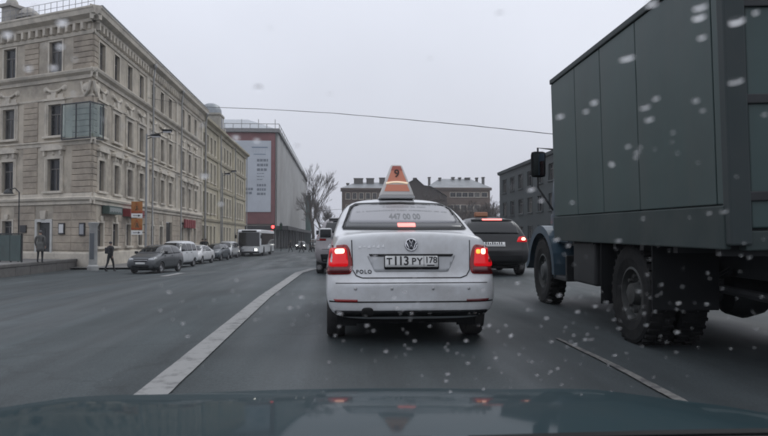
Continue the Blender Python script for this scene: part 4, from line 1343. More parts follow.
mb.add([(.118, .746, 0), (.122, .746, 0), (.122, .845, 0), (.118, .845, 0)], [(0, 1, 2, 3)])
mb.add([(.15, .752, 0), (.225, .752, 0), (.225, .764, 0), (.15, .764, 0)], [(0, 1, 2, 3)])
decal(mb.mesh('ink', M_INK), 0, 0, M_INK, 'divider', pf, .026)
badge = empty('badge', parent=taxi)
c, nrm = [v[0] for v in project(tb_, [(0, .955)], 'rear')]
q = nrm.to_track_quat('Z', 'Y').to_matrix()
def on_badge(pts, wd, m, nm):
    mb = MB(); mb.tube([c + nrm * .012 + q @ Vector((x, y, 0)) for x, y in pts], wd, 6); return mb.build(nm, m, badge, True)
mb = MB(); mb.lathe([(0, .008), (.056, .006), (.060, -.005)], 24, 'Z'); d_ = mb.build('disc', mat('badge_dark', (0.06, 0.065, 0.08), 0.3), badge, True); d_.location = c; d_.rotation_euler = q.to_euler()
on_badge([(.056 * math.cos(a), .056 * math.sin(a)) for a in [2 * math.pi * k / 24 for k in range(25)]], .007, M_CHROME, 'ring')
up = 1 if (q @ Vector((0, 1, 0))).z > 0 else -1
rgt = 1
on_badge([(-.022, .05 * up), (0, .006 * up), (.022, .05 * up)], .0065, M_CHROME, 'letter_stroke')
on_badge([(-.048, .026 * up), (-.022, -.045 * up), (0, -.002 * up), (.022, -.045 * up), (.048, .026 * up)], .0065, M_CHROME, 'letter_stroke')
for k, ch in enumerate('POLO'): decal(text_mesh(ch, .05, .001), -.53 + .040 * k, .70, M_DARKMETAL, 'lettering', taxi, .006)
mb = MB()
for k in range(6): mb.add([(-.52 + .045 * k, .925 + .008 * (k % 2), 0), (-.49 + .045 * k, .925 + .008 * (k % 2), 0), (-.495 + .045 * k, .945 + .004 * k, 0), (-.515 + .045 * k, .94, 0)], [(0, 1, 2, 3)])
decal(mb.mesh('m', M_LET), 0, 0, mat('script_pale', (0.75, 0.75, 0.76), 0.3), 'chrome_script', taxi, .005)['kind'] = 'stuff'
# bumper: groove, reflectors, exhaust cut-out
G_([(-.80, .43), (-.5, .425), (.5, .425), (.80, .43)], 'rear', .014)
for s in (-1, 1): P('reflector', [(s * .53, .425), (s * .73, .425), (s * .76, .452), (s * .53, .448)], 'rear', M_TAIL if s < 0 else M_TAILDARK, off=0.009, rd=.008)
P('bumper_lip', [(-.72, .285), (.72, .285), (.76, .345), (-.76, .345)], 'rear', M_BLACK, off=0.004)
P('exhaust_cutout', [(-.50, .285), (-.37, .285), (-.38, .375), (-.49, .375)], 'rear', M_GAP, off=0.008, rd=.04)
mb = MB(); mb.lathe([(.020, -.02), (.028, -.02), (.028, .25), (.02, .25)], 14, 'Y', (-.435, .10, .32), closed=True); mb.build('exhaust_pipe', M_CHROME, taxi, True, 40)
for s in (-1, 1):
    mb = MB(); mb.box(s * .62 - .10, s * .62 + .10, .50, .512, .14, .40); mb.build('mud_flap', M_BLACK, taxi)
mb = MB(); mb.tube([(-.06, 1.78, 1.46), (-.062, 1.74, 1.50)], .013, 8); mb.tube([(-.062, 1.74, 1.50), (-.05, 1.60, 1.80)], .0045, 6); mb.build('aerial', M_BLACK, taxi)
# parking sensors
for x in (-.55, -.2, .2, .55):
    P('sensor', [(x - .014, .535), (x + .014, .535), (x + .014, .563), (x - .014, .563)], 'rear', mat('sensor_grey', (0.4, 0.4, 0.4), .4), off=.004, rd=.013)

# roof sign, a thing of its own
SX, SYY = TX - .03, TY + 1.55
sign = empty('taxi_sign', (SX, SYY, gz(TX, TY) + .0118 * 1.55 + 1.457 * 1.03))
M_SIGNW = mat('sign_white_plastic', (0.55, 0.53, 0.51), 0.35, spec=.5)
M_ORANGE = mat('sign_orange', (0.52, 0.19, 0.12), 0.4, emit=(1.0, .35, .2), estr=.07)
def wedge(w0, w1, d0, d1, z0, z1):
    return [(-w0, -d0, z0), (w0, -d0, z0), (w0, d0, z0), (-w0, d0, z0), (-w1, -d1, z1), (w1, -d1, z1), (w1, d1, z1), (-w1, d1, z1)], [(0, 3, 2, 1), (4, 5, 6, 7), (0, 1, 5, 4), (1, 2, 6, 5), (2, 3, 7, 6), (3, 0, 4, 7)]
def bevel_mesh(vs, fs, b):
    bm = bmesh.new()
    bv = [bm.verts.new(v) for v in vs]
    for f in fs: bm.faces.new([bv[i] for i in f])
    bmesh.ops.recalc_face_normals(bm, faces=bm.faces)
    bmesh.ops.bevel(bm, geom=list(bm.edges), offset=b, segments=3, affect='EDGES', profile=.5)
    mb = MB(); bm.verts.index_update(); mb.add([v.co[:] for v in bm.verts], [[v.index for v in f.verts] for f in bm.faces]); bm.free()
    return mb
bevel_mesh(*wedge(.205, .062, .14, .05, .03, .41), .022).build('housing', M_SIGNW, sign, True, 50)
bevel_mesh(*wedge(.215, .205, .15, .145, .0, .035), .01).build('base', mat('sign_base_grey', (0.32, 0.32, 0.32), .5), sign, True, 50)
def face_y(z): return -(.14 + (.05 - .14) * (z - .03) / .38) - .003
def half_w(z): return .205 + (.062 - .205) * (z - .03) / .38
for sgn in (-1, 1):
    def panel(nm, z0, z1, ins, m, off, pf_=None, x0=None):
        mb = MB()
        a, b = (half_w(z0) - ins, half_w(z1) - ins)
        vs = [(-a, face_y(z0) - off, z0), (a, face_y(z0) - off, z0), (b, face_y(z1) - off, z1), (-b, face_y(z1) - off, z1)]
        vs = [(x, y if sgn < 0 else -y, z) for x, y, z in vs]
        mb.add(vs + [(x, y + (.01 if sgn < 0 else -.01), z) for x, y, z in vs], [(0, 1, 2, 3), (4, 5, 1, 0), (5, 6, 2, 1), (6, 7, 3, 2), (7, 4, 0, 3)])
        return mb.build(nm, m, sign)
    panel('lower_panel', .085, .165, .034, M_ORANGE, .002)
    panel('upper_panel', .195, .385, .026, M_ORANGE, .002)
    panel('cap_panel', .335, .390, .022, mat('sign_cap_red', (0.40, 0.11, 0.08), .45), .004)
    z0 = .180
    mb = MB()
    pts = [(-half_w(z0) + .02 + (2 * half_w(z0) - .04) * k / 10, 0, z0 + .016 * math.sin(math.pi * k / 10)) for k in range(11)]
    mb.tube([(x, (face_y(z) - .004) * (1 if sgn < 0 else -1), z) for x, y, z in pts], .010, 6); mb.build('arc_strip', mat('sign_strip', (0.8, 0.68, 0.55), .3, emit=(1, .75, .5), estr=.5), sign, True)  # chrome arc strip, brightened by emission put into its material
    t9 = text_mesh('9', .13, .003)
    for v in t9.vertices:
        zz = .295 + v.co.y
        v.co = Vector((v.co.x * (1 if sgn < 0 else -1), (face_y(zz) - .006 - v.co.z) * (1 if sgn < 0 else -1), zz))
    t9.materials.clear(); t9.materials.append(mat('sign_ink', (0.05, 0.02, 0.015), .5)); link('numeral', t9, sign)
tag(sign, 'triangular orange and white illuminated sign on the white taxi roof', 'taxi sign')

# ------------------------------------------------------------------ cars ahead
p = at(498, 260, 16.6)
BLACKP = paintmat('black_car_paint', (0.006, 0.0065, 0.007), dirt=(0.015, 0.015, 0.015), coat=.12)
suv, b2, P2, G2 = car('hatch', BLACKP, 'black hatchback with lit tail lamps beside the white taxi', (p.x - .12, 16.4, gz(p.x, 17.5)), R(-2), st=.06, tail='on', sy=1.02, sz=.97, sx=1.03, r=.31)
mb = MB(); mb.bevbox(-.17, .17, 1.0, 1.16, 1.475, 1.60, .03)
so = mb.build('taxi_sign', mat('dull_orange', (0.30, 0.13, 0.07), .5)); so.location = (suv.location.x - .12, suv.location.y, suv.location.z)
mb = MB(); mb.box(-.15, .15, .985, .998, 1.50, 1.58); mb.build('panel', mat('dull_orange_face', (0.38, 0.18, 0.10), .5), so)
mb = MB()
for k in range(8): mb.add([(-.22 + .055 * k, .765, 0), (-.19 + .055 * k, .765, 0), (-.19 + .055 * k, .83 - .012 * (k % 3), 0), (-.22 + .055 * k, .83 - .012 * (k % 3), 0)], [(0, 1, 2, 3)])
me_ = mb.mesh('plate_marks', M_INK)
Pp, Nn = project(b2, [(v.co.x, v.co.y) for v in me_.vertices], 'rear')
for v, a, n_ in zip(me_.vertices, Pp, Nn): v.co = a + n_ * .017
link('plate_marks', me_, suv)['kind'] = 'stuff'
tag(so, 'small dull orange roof sign on the black hatchback', 'taxi sign')
p = at(333, 260, 17.8)
grey, *_ = car('hatch', paintmat('silver_pink_paint', (0.22, 0.205, 0.21), .2), 'silver hatchback mostly hidden in front of the white taxi', (p.x + .38, 17.4, gz(p.x, 18)), R(-1), st=.08, tail='off', r=.30)

# ------------------------------------------------------------------ cars parked along the left-hand kerb, facing us
def parked(kind, px_, py_, paint, label, **kw):
    g_ = ground_at(px_, py_)
    o = car(kind, paint, label, (0, 0, 0), math.pi + kw.pop('tilt', 0), group='cars parked along the left-hand kerb', **kw)[0]
    Lc = {'sedan': 4.36, 'hatch': 4.14, 'van': 4.24}[kind] * kw.get('sy', 1)
    o.location = (g_.x, g_.y + Lc, gz(g_.x, g_.y))
    return o
CARX = None
def parked_at(kind, x, y, paint, label, **kw):
    Lc = {'sedan': 4.36, 'hatch': 4.14, 'van': 4.24}[kind] * kw.get('sy', 1)
    return car(kind, paint, label, (x, y + Lc, gz(x, y + 2)), math.pi + kw.pop('tilt', 0), group='cars parked along the left-hand kerb', **kw)[0]
def px_x(px, Y): return at(px, 250, Y).x
parked_at('hatch', px_x(152, 38.0), 38.0, paintmat('dark_grey_paint', (0.055, 0.06, 0.065), .3), 'dark grey car with wide grille, nearest of the parked row', steel=True, sz=1.06, sx=1.02, r=.32, tilt=R(-9))
parked_at('van', px_x(172.5, 45.6), 45.6, paintmat('white_van_paint', (0.52, 0.53, 0.54)), 'tall white van-like car parked behind the dark grey car', tilt=R(-8), steel=True)
parked_at('sedan', px_x(194, 52.5), 52.5, paintmat('white_saloon_paint', (0.56, 0.56, 0.56)), 'low white saloon parked third in the kerbside row', tilt=R(-6))
parked_at('hatch', px_x(213.5, 59.8), 59.8, paintmat('dark_blue_paint', (0.045, 0.06, 0.07), .3), 'dark blue hatchback parked between two pale cars', tilt=R(-5))
parked_at('van', px_x(224.5, 66.6), 66.6, paintmat('silver_van_paint', (0.38, 0.39, 0.40), .3), 'silver tall car parked near the bus', tilt=R(-4), sz=.93)
parked_at('hatch', px_x(233, 73.5), 73.5, paintmat('charcoal_paint', (0.03, 0.032, 0.034), .3), 'charcoal car at the far end of the parked row by the bus', tilt=R(-3))
# traffic beyond the crossing
car('hatch', paintmat('oncoming_paint', (0.02, 0.022, 0.024)), 'dark oncoming car with both headlamps lit beyond the pedestrians', (px_x(300.5, 114), 118, gz(-6, 118)), math.pi, head='on', r=.31)
car('van', paintmat('far_van_paint', (0.05, 0.055, 0.055)), 'dark van with pale roof board beyond the crossing', (px_x(313, 112), 116.5, gz(-4, 116)), math.pi + R(4))
# ------------------------------------------------------------------ box lorry on the right
truck = empty('box_truck', (2.80, 4.75, 0), 0)
truck.rotation_euler = (math.atan(.0118), 0, R(-1.7))
truck.location.z = gz(2.8, 4.75) - .02
M_GREEN = mat('dull_green_panel', (0.032, 0.060, 0.058), 0.45, var=0.18, scale=1.0, bump=.12, bscale=1.6, dirt=(0.044, 0.062, 0.059), dscale=2.2, damt=.75, dstretch=(1, 1, .16))
M_GREEN2 = mat('dull_green_frame', (0.018, 0.030, 0.031), 0.6, var=0.15, scale=2, dirt=(0.03, 0.03, 0.03), dscale=2, damt=.5)
M_SKIRT = mat('dusty_sill', (0.026, 0.040, 0.039), 0.8, var=0.2, scale=3, dirt=(0.042, 0.046, 0.042), dscale=1.5, damt=.7)
M_BLUE = mat('blue_cab_paint', (0.03, 0.062, 0.09), 0.45, var=0.1, scale=3, coat=.2, dirt=(0.045, 0.05, 0.05), dscale=3, damt=.6)
BW, BL, Z0, Z1 = 2.42, 4.32, 1.07, 3.20     # box width, length, floor and roof heights
mb = MB(); mb.box(.02, BW - .02, .03, BL - .02, Z0 + .02, Z1 - .02)
box = mb.build('cargo_box', M_GREEN2, truck)
cuts = [0.0, .12, 1.50, 2.45, 3.32, BL]
for a, b in zip(cuts[:-1], cuts[1:]):
    for s in (0, 1):
        mb = MB()
        x = -.012 if s == 0 else BW - .018
        mb.bevbox(x, x + .03, a + .008, b - .008, Z0 + .30, Z1 - .05, .008)
        mb.build('side_panel', M_GREEN, box)
for s in (0, 1):
    x = -.03 if s == 0 else BW - .02
    mb = MB(); mb.bevbox(x, x + .05, 0, BL, Z0 - .03, Z0 + .29, .012); mb.build('sill_beam', M_SKIRT, box)
    mb = MB(); mb.bevbox(x, x + .05, 0, BL, Z1 - .045, Z1 + .02, .012); mb.build('roof_rail', M_GREEN2, box)
mb = MB(); mb.bevbox(0, BW, 0, BL, Z1 - .02, Z1 + .035, .012); mb.build('roof', M_GREEN2, box)
# rear wall: frame, two door leaves with hinges and bolts
for x0, x1 in ((-.02, .14), (BW - .14, BW + .02)):
    mb = MB(); mb.bevbox(x0, x1, -.07, .03, Z0, Z1 + .01, .015); mb.build('corner_post', M_GREEN2, box)
for x0, x1 in ((.16, BW / 2 - .01), (BW / 2 + .01, BW - .16)):
    mb = MB(); mb.bevbox(x0, x1, -.03, .02, Z0 + .12, Z1 - .10, .012); d = mb.build('rear_door', M_GREEN, box)
    for z in (Z0 + .35, Z0 + 1.05, Z0 + 1.75):
        xx = x0 + .02 if x0 < 1 else x1 - .30
        mb = MB(); mb.bevbox(xx - .05, xx + .33, -.055, -.033, z - .035, z + .035, .008); mb.build('hinge', M_DARKMETAL, d)
    mb = MB(); xx = x1 - .1 if x0 < 1 else x0 + .1
    mb.tube([(xx, -.06, Z0 + .2), (xx, -.06, Z1 - .2)], .018, 8); mb.build('lock_bar', M_DARKMETAL, d)
mb = MB(); mb.bevbox(.1, BW - .1, -.05, .05, Z0 - .04, Z0 + .10, .01); mb.build('rear_sill', M_SKIRT, box)
mb = MB(); mb.bevbox(.2, BW - .2, -.045, .045, Z1 - .09, Z1 - .005, .01); mb.build('rear_header', M_GREEN2, box)
# chassis
mb = MB()
for x in (.78, BW - .78 - .09): mb.bevbox(x, x + .09, .1, BL + 3.2, .72, .95, .01)
for y in (.3, 1.6, 2.9, 4.1): mb.box(.80, BW - .80, y, y + .12, .76, .90)
for y in (.2, .9, 1.6, 2.3, 3.0, 3.7): mb.box(.05, BW - .05, y, y + .08, .955, 1.045)
mb.build('chassis_frame', M_DARKMETAL, truck)
for x in (.52, BW - .82):
    mb = MB(); mb.bevbox(x, x + .30, -.09, -.062, .64, .76, .01); mb.build('tail_lamp', M_TAILDARK, truck)
TWR = .51
def truck_wheel(x, y, dual, side):
    wo = empty('wheel', (x, y, TWR), parent=truck)
    for k in range(2 if dual else 1):
        xx = side * -.31 * k
        a, b = MB(), MB()
        h = .13
        a.lathe([(.27, xx - h * .8), (.36, xx - h), (.46, xx - h), (.49, xx - h * .9), (.505, xx - h * .55), (.51, xx), (.505, xx + h * .55), (.49, xx + h * .9), (.46, xx + h), (.36, xx + h), (.27, xx + h * .8)], 36, 'X', closed=True)
        for q in range(36):
            t = 2 * math.pi * q / 36
            for sgn in (-1, 1):
                c, s = math.cos(t + sgn * .04), math.sin(t + sgn * .04)
                vs = []
                for dx in (0.01, .115):
                    for dt in (-.03, .03):
                        for rr_ in (.495, .522):
                            vs.append((xx + sgn * dx, rr_ * math.cos(t + sgn * .04 + dt), rr_ * math.sin(t + sgn * .04 + dt)))
                a.add(vs, [(0, 1, 3, 2), (4, 6, 7, 5), (0, 4, 5, 1), (2, 3, 7, 6), (1, 5, 7, 3), (0, 2, 6, 4)])
        a.build('tyre', mat('truck_tyre', (0.013, 0.0135, 0.014), .85, var=.3, scale=6, spec=.2, dirt=(.035, .033, .03), dscale=3, damt=.5), wo, False)
        o = side
        b.lathe([(.275, xx - o * h * .9), (.275, xx + o * h * .8), (.25, xx + o * h * .85), (.235, xx + o * h * .3), (.13, xx - o * h * .1 if dual else xx + o * h * .6), (.10, xx + o * h * .9), (0, xx + o * h * 1.0)], 28, 'X')
        for q in range(8):
            t = 2 * math.pi * q / 8
            b.lathe([(.02, 0), (.02, o * .04), (0, o * .045)], 6, 'X', (xx + o * h * .35, .175 * math.cos(t), .175 * math.sin(t)))
        b.build('rim', mat('truck_rim', (0.05, 0.055, 0.055), .6, metal=.3, var=.3, scale=5, dirt=(.07, .06, .05), damt=.5), wo, True, 40)
    return wo
RY, FY = 1.95, 5.75
for s, x in ((-1, .18), (1, BW - .18)):
    truck_wheel(x, RY, True, s)
    truck_wheel(x + (.13 if s < 0 else -.13), FY, False, s)
mb = MB(); mb.tube([(.3, RY, TWR), (BW - .3, RY, TWR)], .085, 10); mb.lathe([(.05, -.26), (.2, -.18), (.25, 0), (.2, .18), (.05, .26)], 16, 'X', (BW / 2, RY, TWR)); mb.build('rear_axle', M_DARKMETAL, truck, True, 40)
mb = MB(); mb.tube([(.3, FY, TWR), (BW - .3, FY, TWR)], .06, 8); mb.build('front_axle', M_DARKMETAL, truck)
for x in (.70, BW - .70):
    mb = MB(); pts = [(x, RY - .7 + .14 * k, .80 - .16 * math.sin(math.pi * k / 10)) for k in range(11)]
    for q in range(4): mb.tube([(a, b, z - .03 * q) for a, b, z in pts[q // 2:11 - q // 2]], .022, 4)
    mb.build('leaf_spring', M_DARKMETAL, truck)
for x0, x1 in ((-.0, .62), (BW - .62, BW)):
    mb = MB(); mb.bevbox(x0, x1, RY + .66, RY + .68, .34, 1.03, .006); mb.build('mud_flap', M_BLACK, truck)
    mb = MB(); mb.bevbox(x0, x1, RY - .66, RY - .64, .42, 1.03, .006); mb.build('mud_flap', M_BLACK, truck)
    mb = MB(); mb.tube([(x0 + .03, RY + .69, 1.03), (x0 + .03, RY + .73, .40)], .012, 6); mb.build('flap_stay', M_PIPE, truck)
mb = MB(); mb.lathe([(0, 3.0), (.26, 3.02), (.28, 3.06), (.28, 3.88), (.26, 3.92), (0, 3.94)], 24, 'Y', (BW - .45, 0, .68)); mb.build('fuel_tank', M_DARKMETAL, truck, True, 40)
mb = MB(); mb.bevbox(.05, .62, 2.95, 3.75, .50, 1.0, .03); mb.build('tool_box', M_DARKMETAL, truck)
mb = MB(); mb.tube([(BW / 2, RY, .6), (BW / 2, 4.6, .78)], .05, 8); mb.build('drive_shaft', M_DARKMETAL, truck)
mb = MB(); mb.tube([(.7, 2.2, .62), (.62, .4, .60)], .04, 8); mb.lathe([(.10, 0), (.12, .06), (.12, .66), (.10, .72)], 12, 'Y', (.68, 2.3, .62)); mb.build('exhaust', M_DARKMETAL, truck)
sp_ = empty('spare_wheel', (1.52, 1.02, .80), parent=truck)
mb = MB(); mb.lathe([(.27, -.10), (.36, -.13), (.44, -.13), (.48, -.08), (.49, 0), (.48, .08), (.44, .13), (.36, .13), (.27, .10)], 32, 'X', closed=True); mb.build('tyre', mat('truck_tyre', (0.013, 0.0135, 0.014), .85), sp_, True, 40)
mb = MB(); mb.lathe([(.275, -.11), (.275, .09), (.2, .03), (0, .05)], 24, 'X'); mb.build('rim', M_DARKMETAL, sp_, True, 40)
mb = MB(); mb.bevbox(1.62, 1.70, .6, 1.5, .74, 1.0, .01); mb.build('spare_carrier', M_DARKMETAL, truck)
# cab, bonnet and wings
def shell(prof, x0, x1, b=.06):
    bm = bmesh.new()
    n = len(prof)
    A = [bm.verts.new((x0, y, z)) for y, z in prof]; B = [bm.verts.new((x1, y, z)) for y, z in prof]
    bm.faces.new(A); bm.faces.new(list(reversed(B)))
    for i in range(n): bm.faces.new((A[(i + 1) % n], A[i], B[i], B[(i + 1) % n]))
    bmesh.ops.recalc_face_normals(bm, faces=bm.faces)
    bmesh.ops.bevel(bm, geom=list(bm.edges), offset=b, segments=3, affect='EDGES', profile=.5)
    mb = MB(); bm.verts.index_update(); mb.add([v.co[:] for v in bm.verts], [[v.index for v in f.verts] for f in bm.faces]); bm.free()
    return mb
cab = shell([(4.46, .95), (5.10, .95), (5.45, 1.15), (5.52, 1.62), (5.25, 2.35), (5.0, 2.42), (4.5, 2.42), (4.44, 2.3)], .26, BW - .26).build('cab', M_BLUE, truck, True, 40)
shell([(5.40, .95), (6.55, .95), (6.62, 1.10), (6.60, 1.42), (6.35, 1.52), (5.40, 1.60)], .55, BW - .55, .07).build('bonnet', M_BLUE, truck, True, 40)
for s in (0, 1):                                            # arched wings over the front wheels
    x0, x1 = (.16, .66) if s == 0 else (BW - .66, BW - .16)
    arc = [(FY + .78 * math.cos(q), .50 + .72 * math.sin(q)) for q in [math.pi * (k / 14) for k in range(15)]]
    arc[0] = (FY + .80, .62); arc = [(FY + .9, .55)] + arc[1:] + [(FY - 1.02, .46), (FY - 1.02, .56)]
    inner = [(FY + (y - FY) * .95, z - .035) for y, z in reversed(arc[:-2])]
    mb = MB()
    n = len(arc) - 2
    for i in range(n - 1):
        (y0, z0), (y1, z1) = arc[i], arc[i + 1]
        (a0, c0), (a1, c1) = (FY + (y0 - FY) * .955, z0 - .04), (FY + (y1 - FY) * .955, z1 - .04)
        mb.add([(x0, y0, z0), (x1, y0, z0), (x1, y1, z1), (x0, y1, z1), (x0, a0, c0), (x1, a0, c0), (x1, a1, c1), (x0, a1, c1)], [(0, 1, 2, 3), (7, 6, 5, 4), (0, 3, 7, 4), (1, 5, 6, 2)])
    # side cheek of the wing
    for i in range(n - 1):
        (y0, z0), (y1, z1) = arc[i], arc[i + 1]
        xs_ = x0 - .004 if s == 0 else x1 + .004
        mb.add([(xs_, y0, z0 + .004), (xs_, y1, z1 + .004), (xs_, FY + (y1 - FY) * .86, .5 + (z1 - .5) * .84), (xs_, FY + (y0 - FY) * .86, .5 + (z0 - .5) * .84)], [(0, 1, 2, 3)])
    mb.build('wing', M_BLUE, truck, True, 45)
    xx0, xx1 = (.18, .56) if s == 0 else (BW - .56, BW - .18)
    mb = MB(); mb.bevbox(xx0, xx1, 4.50, 5.08, .44, .50, .015); mb.bevbox(xx0, xx1, 4.46, 4.52, .44, .80, .015); mb.build('step', M_DARKMETAL, truck)
    mb = MB(); xd = .245 if s == 0 else BW - .265
    mb.bevbox(xd, xd + .02, 4.60, 5.30, .98, 1.58, .008); dd = mb.build('door', M_BLUE, cab)
    mb = MB(); mb.prism([(0, 0), (.62, 0), (.42, .60), (0, .62)], 0, .02, tf=lambda v: (xd + v[1], 4.62 + v[0], 1.64 + v[2])); mb.build('side_window', M_CARGLASS, cab)
    mb = MB(); mb.bevbox(xd - .02 if s == 0 else xd + .02, xd + .02 if s == 0 else xd + .04, 4.66, 4.80, 1.38, 1.42, .006); mb.build('handle', M_CHROME, dd)
    # mirror on long arms ahead of the door
    sx_ = -1 if s == 0 else 1
    bx0 = .26 if s == 0 else BW - .26
    mx = bx0 + sx_ * .22
    mb = MB()
    mb.tube([(bx0, 5.30, 2.36), (mx, 5.42, 2.40), (mx, 5.42, 1.80), (bx0, 5.38, 1.45)], .016, 6); mb.build('mirror_arm', M_DARKMETAL, truck)
    mb = MB(); mb.bevbox(mx - .11, mx + .11, 5.36, 5.43, 1.95, 2.34, .05)
    mo = mb.build('mirror', M_BLACK, truck)
    mb = MB(); mb.box(mx - .085, mx + .085, 5.352, 5.358, 1.98, 2.31); mb.build('glass', mat('mirror_glass', (.5, .5, .52), .03, metal=1), mo)
mb = MB(); mb.prism([(.34, 1.66), (BW - .34, 1.66), (BW - .44, 2.28), (.44, 2.28)], 0, .03, tf=lambda v: (v[0], 5.56 - .37 * (v[2] - 1.62), v[2])); mb.build('windscreen', M_CARGLASS, cab)
mb = MB(); mb.bevbox(.3, BW - .3, 6.7, 6.86, .62, .84, .03); mb.build('front_bumper', M_DARKMETAL, truck)
mb = MB(); mb.tube([(.16, 4.42, 1.1), (.16, 4.42, 2.75), (.16, 4.50, 2.85)], .035, 8); mb.build('air_intake', mat('dull_red_pipe', (0.09, 0.035, 0.035), .6), truck)
box.rotation_euler = (0, R(-1.6), 0); box.location = (.03, 0, -.03)      # the body leans a little on its springs
tag(truck, 'dull green box lorry with blue cab filling the right side', 'truck')

# ------------------------------------------------------------------ city bus
YBUS = 75.0
bxl, bxr = at(237.5, 240, YBUS).x, at(260.5, 240, YBUS).x
bw = 2.5
bc = (bxl + bxr) / 2
bus = empty('city_bus', (bc, YBUS, gz(bc, YBUS)))
M_BUSW = paintmat('bus_white', (0.72, 0.73, 0.74))
LBUS = 12.0
bm_ = shell([(0, .35), (LBUS, .35), (LBUS, 2.8), (LBUS - .1, 2.92), (.3, 2.92), (.08, 2.75), (-.02, 1.2)], -bw / 2, bw / 2, .10)
bm_.build('body', M_BUSW, bus, True, 40)
mb = MB(); mb.prism([(-1.16, 1.12), (1.16, 1.12), (1.12, 2.62), (-1.12, 2.62)], 0, .03, tf=lambda v: (v[0], v[1] - .045 + .065 * (v[2] - 1.2), v[2])); mb.build('windscreen', M_CARGLASS, bus)
mb = MB(); mb.box(-.8, .8, .03, .06, 2.66, 2.84); mb.build('destination_board', M_BLACK, bus)
for s in (-1, 1):
    for k in range(6):
        y0 = .55 + 1.88 * k
        mb = MB(); mb.bevbox(s * bw / 2 - .015, s * bw / 2 + .015, y0, y0 + 1.78, 1.25, 2.55, .01); mb.build('side_window', M_CARGLASS, bus)
    for y in (2.7, 8.9): add_wheel(bus, s * 1.12, y, .48, .27, s, True)
    for y in (2.7, 8.9):
        mb = MB(); mb.lathe([(.60, -.02), (.60, .02)], 24, 'X', (s * (bw / 2 + .002) - s * .018, y, .50)); mb.build('wheel_arch', M_BLACK, bus)
    mb = MB(); mb.bevbox(s * .72 - .17, s * .72 + .17, -.05, .02, .62, .80, .03); h = mb.build('headlamp', M_HEADOFF, bus)
    if s > 0:
        mb = MB(); mb.bevbox(s * .76 - .10, s * .76 + .10, -.07, -.052, .65, .77, .008); mb.build('lamp_core', M_HEADON, h)
    mb = MB(); mb.tube([(s * 1.2, .1, 2.6), (s * 1.38, -.25, 2.5), (s * 1.38, -.25, 2.3)], .025, 6); mb.bevbox(s * 1.38 - .1, s * 1.38 + .1, -.32, -.24, 1.95, 2.35, .03); mb.build('side_mirror', M_BLACK, bus)
mb = MB(); mb.box(-1.1, 1.1, -.04, .02, .38, .52); mb.build('front_bumper', M_BLACK, bus)
mb = MB(); mb.bevbox(-.26, .26, -.055, -.03, .55, .66, .005); mb.build('number_plate', M_WHITEPLATE, bus)
tag(bus, 'white city bus with one bright headlamp behind the parked cars', 'bus')
bus.rotation_euler = (0, 0, R(-1.5))
# ------------------------------------------------------------------ street furniture
M_POLE = mat('pole_grey', (0.26, 0.265, 0.265), .55, metal=.3, var=.15, scale=4)
M_SIGNY = mat('roadworks_yellow', (0.33, 0.13, 0.025), .5, var=.1, scale=4)
M_REDRIM = mat('sign_rim_red', (0.42, 0.03, 0.02), .5)
def lamp_post(px, Y, ytop, label, arm=1.4):
    g_ = at(px, 250, Y)
    zt_ = at(px, ytop, Y).z
    z0 = gz(g_.x, Y) + (.13 if g_.x < PX0 else 0)
    o = empty('street_lamp', (g_.x, Y, z0))
    h = zt_ - z0
    mb = MB(); mb.tube([(0, 0, 0), (0, 0, 1.2), (0, 0, h)], [.11, .085, .06], 10); mb.lathe([(.17, 0), (.17, .5), (.11, .7)], 10, 'Z'); mb.build('pole', M_POLE, o, True, 40)
    for k, (dx, dz) in enumerate(((arm * .45, -.05), (arm, .28))):
        mb = MB(); mb.tube([(0, 0, h - .35 + .2 * k), (dx, -.1, h - .1 + dz)], .03, 6); mb.build('bracket', M_DARKMETAL, o)
        mb = MB(); mb.bevbox(dx - .32, dx + .32, -.24, .04, h - .12 + dz, h + .03 + dz, .04); l = mb.build('lamp_head', M_BLACK, o)
        mb = MB(); mb.bevbox(dx - .26, dx + .26, -.20, 0.0, h - .20 + dz, h - .122 + dz, .02); mb.build('lamp_glass', mat('lamp_glass', (.6, .6, .62), .2), l)
    tag(o, label, 'street lamp')
    return o
lp = lamp_post(145.5, 47.2, 134, 'tall street lamp with two heads carrying the roadworks signs')
lp2 = lamp_post(222, 84.0, 173, 'tall street lamp farther along by the yellowish building')
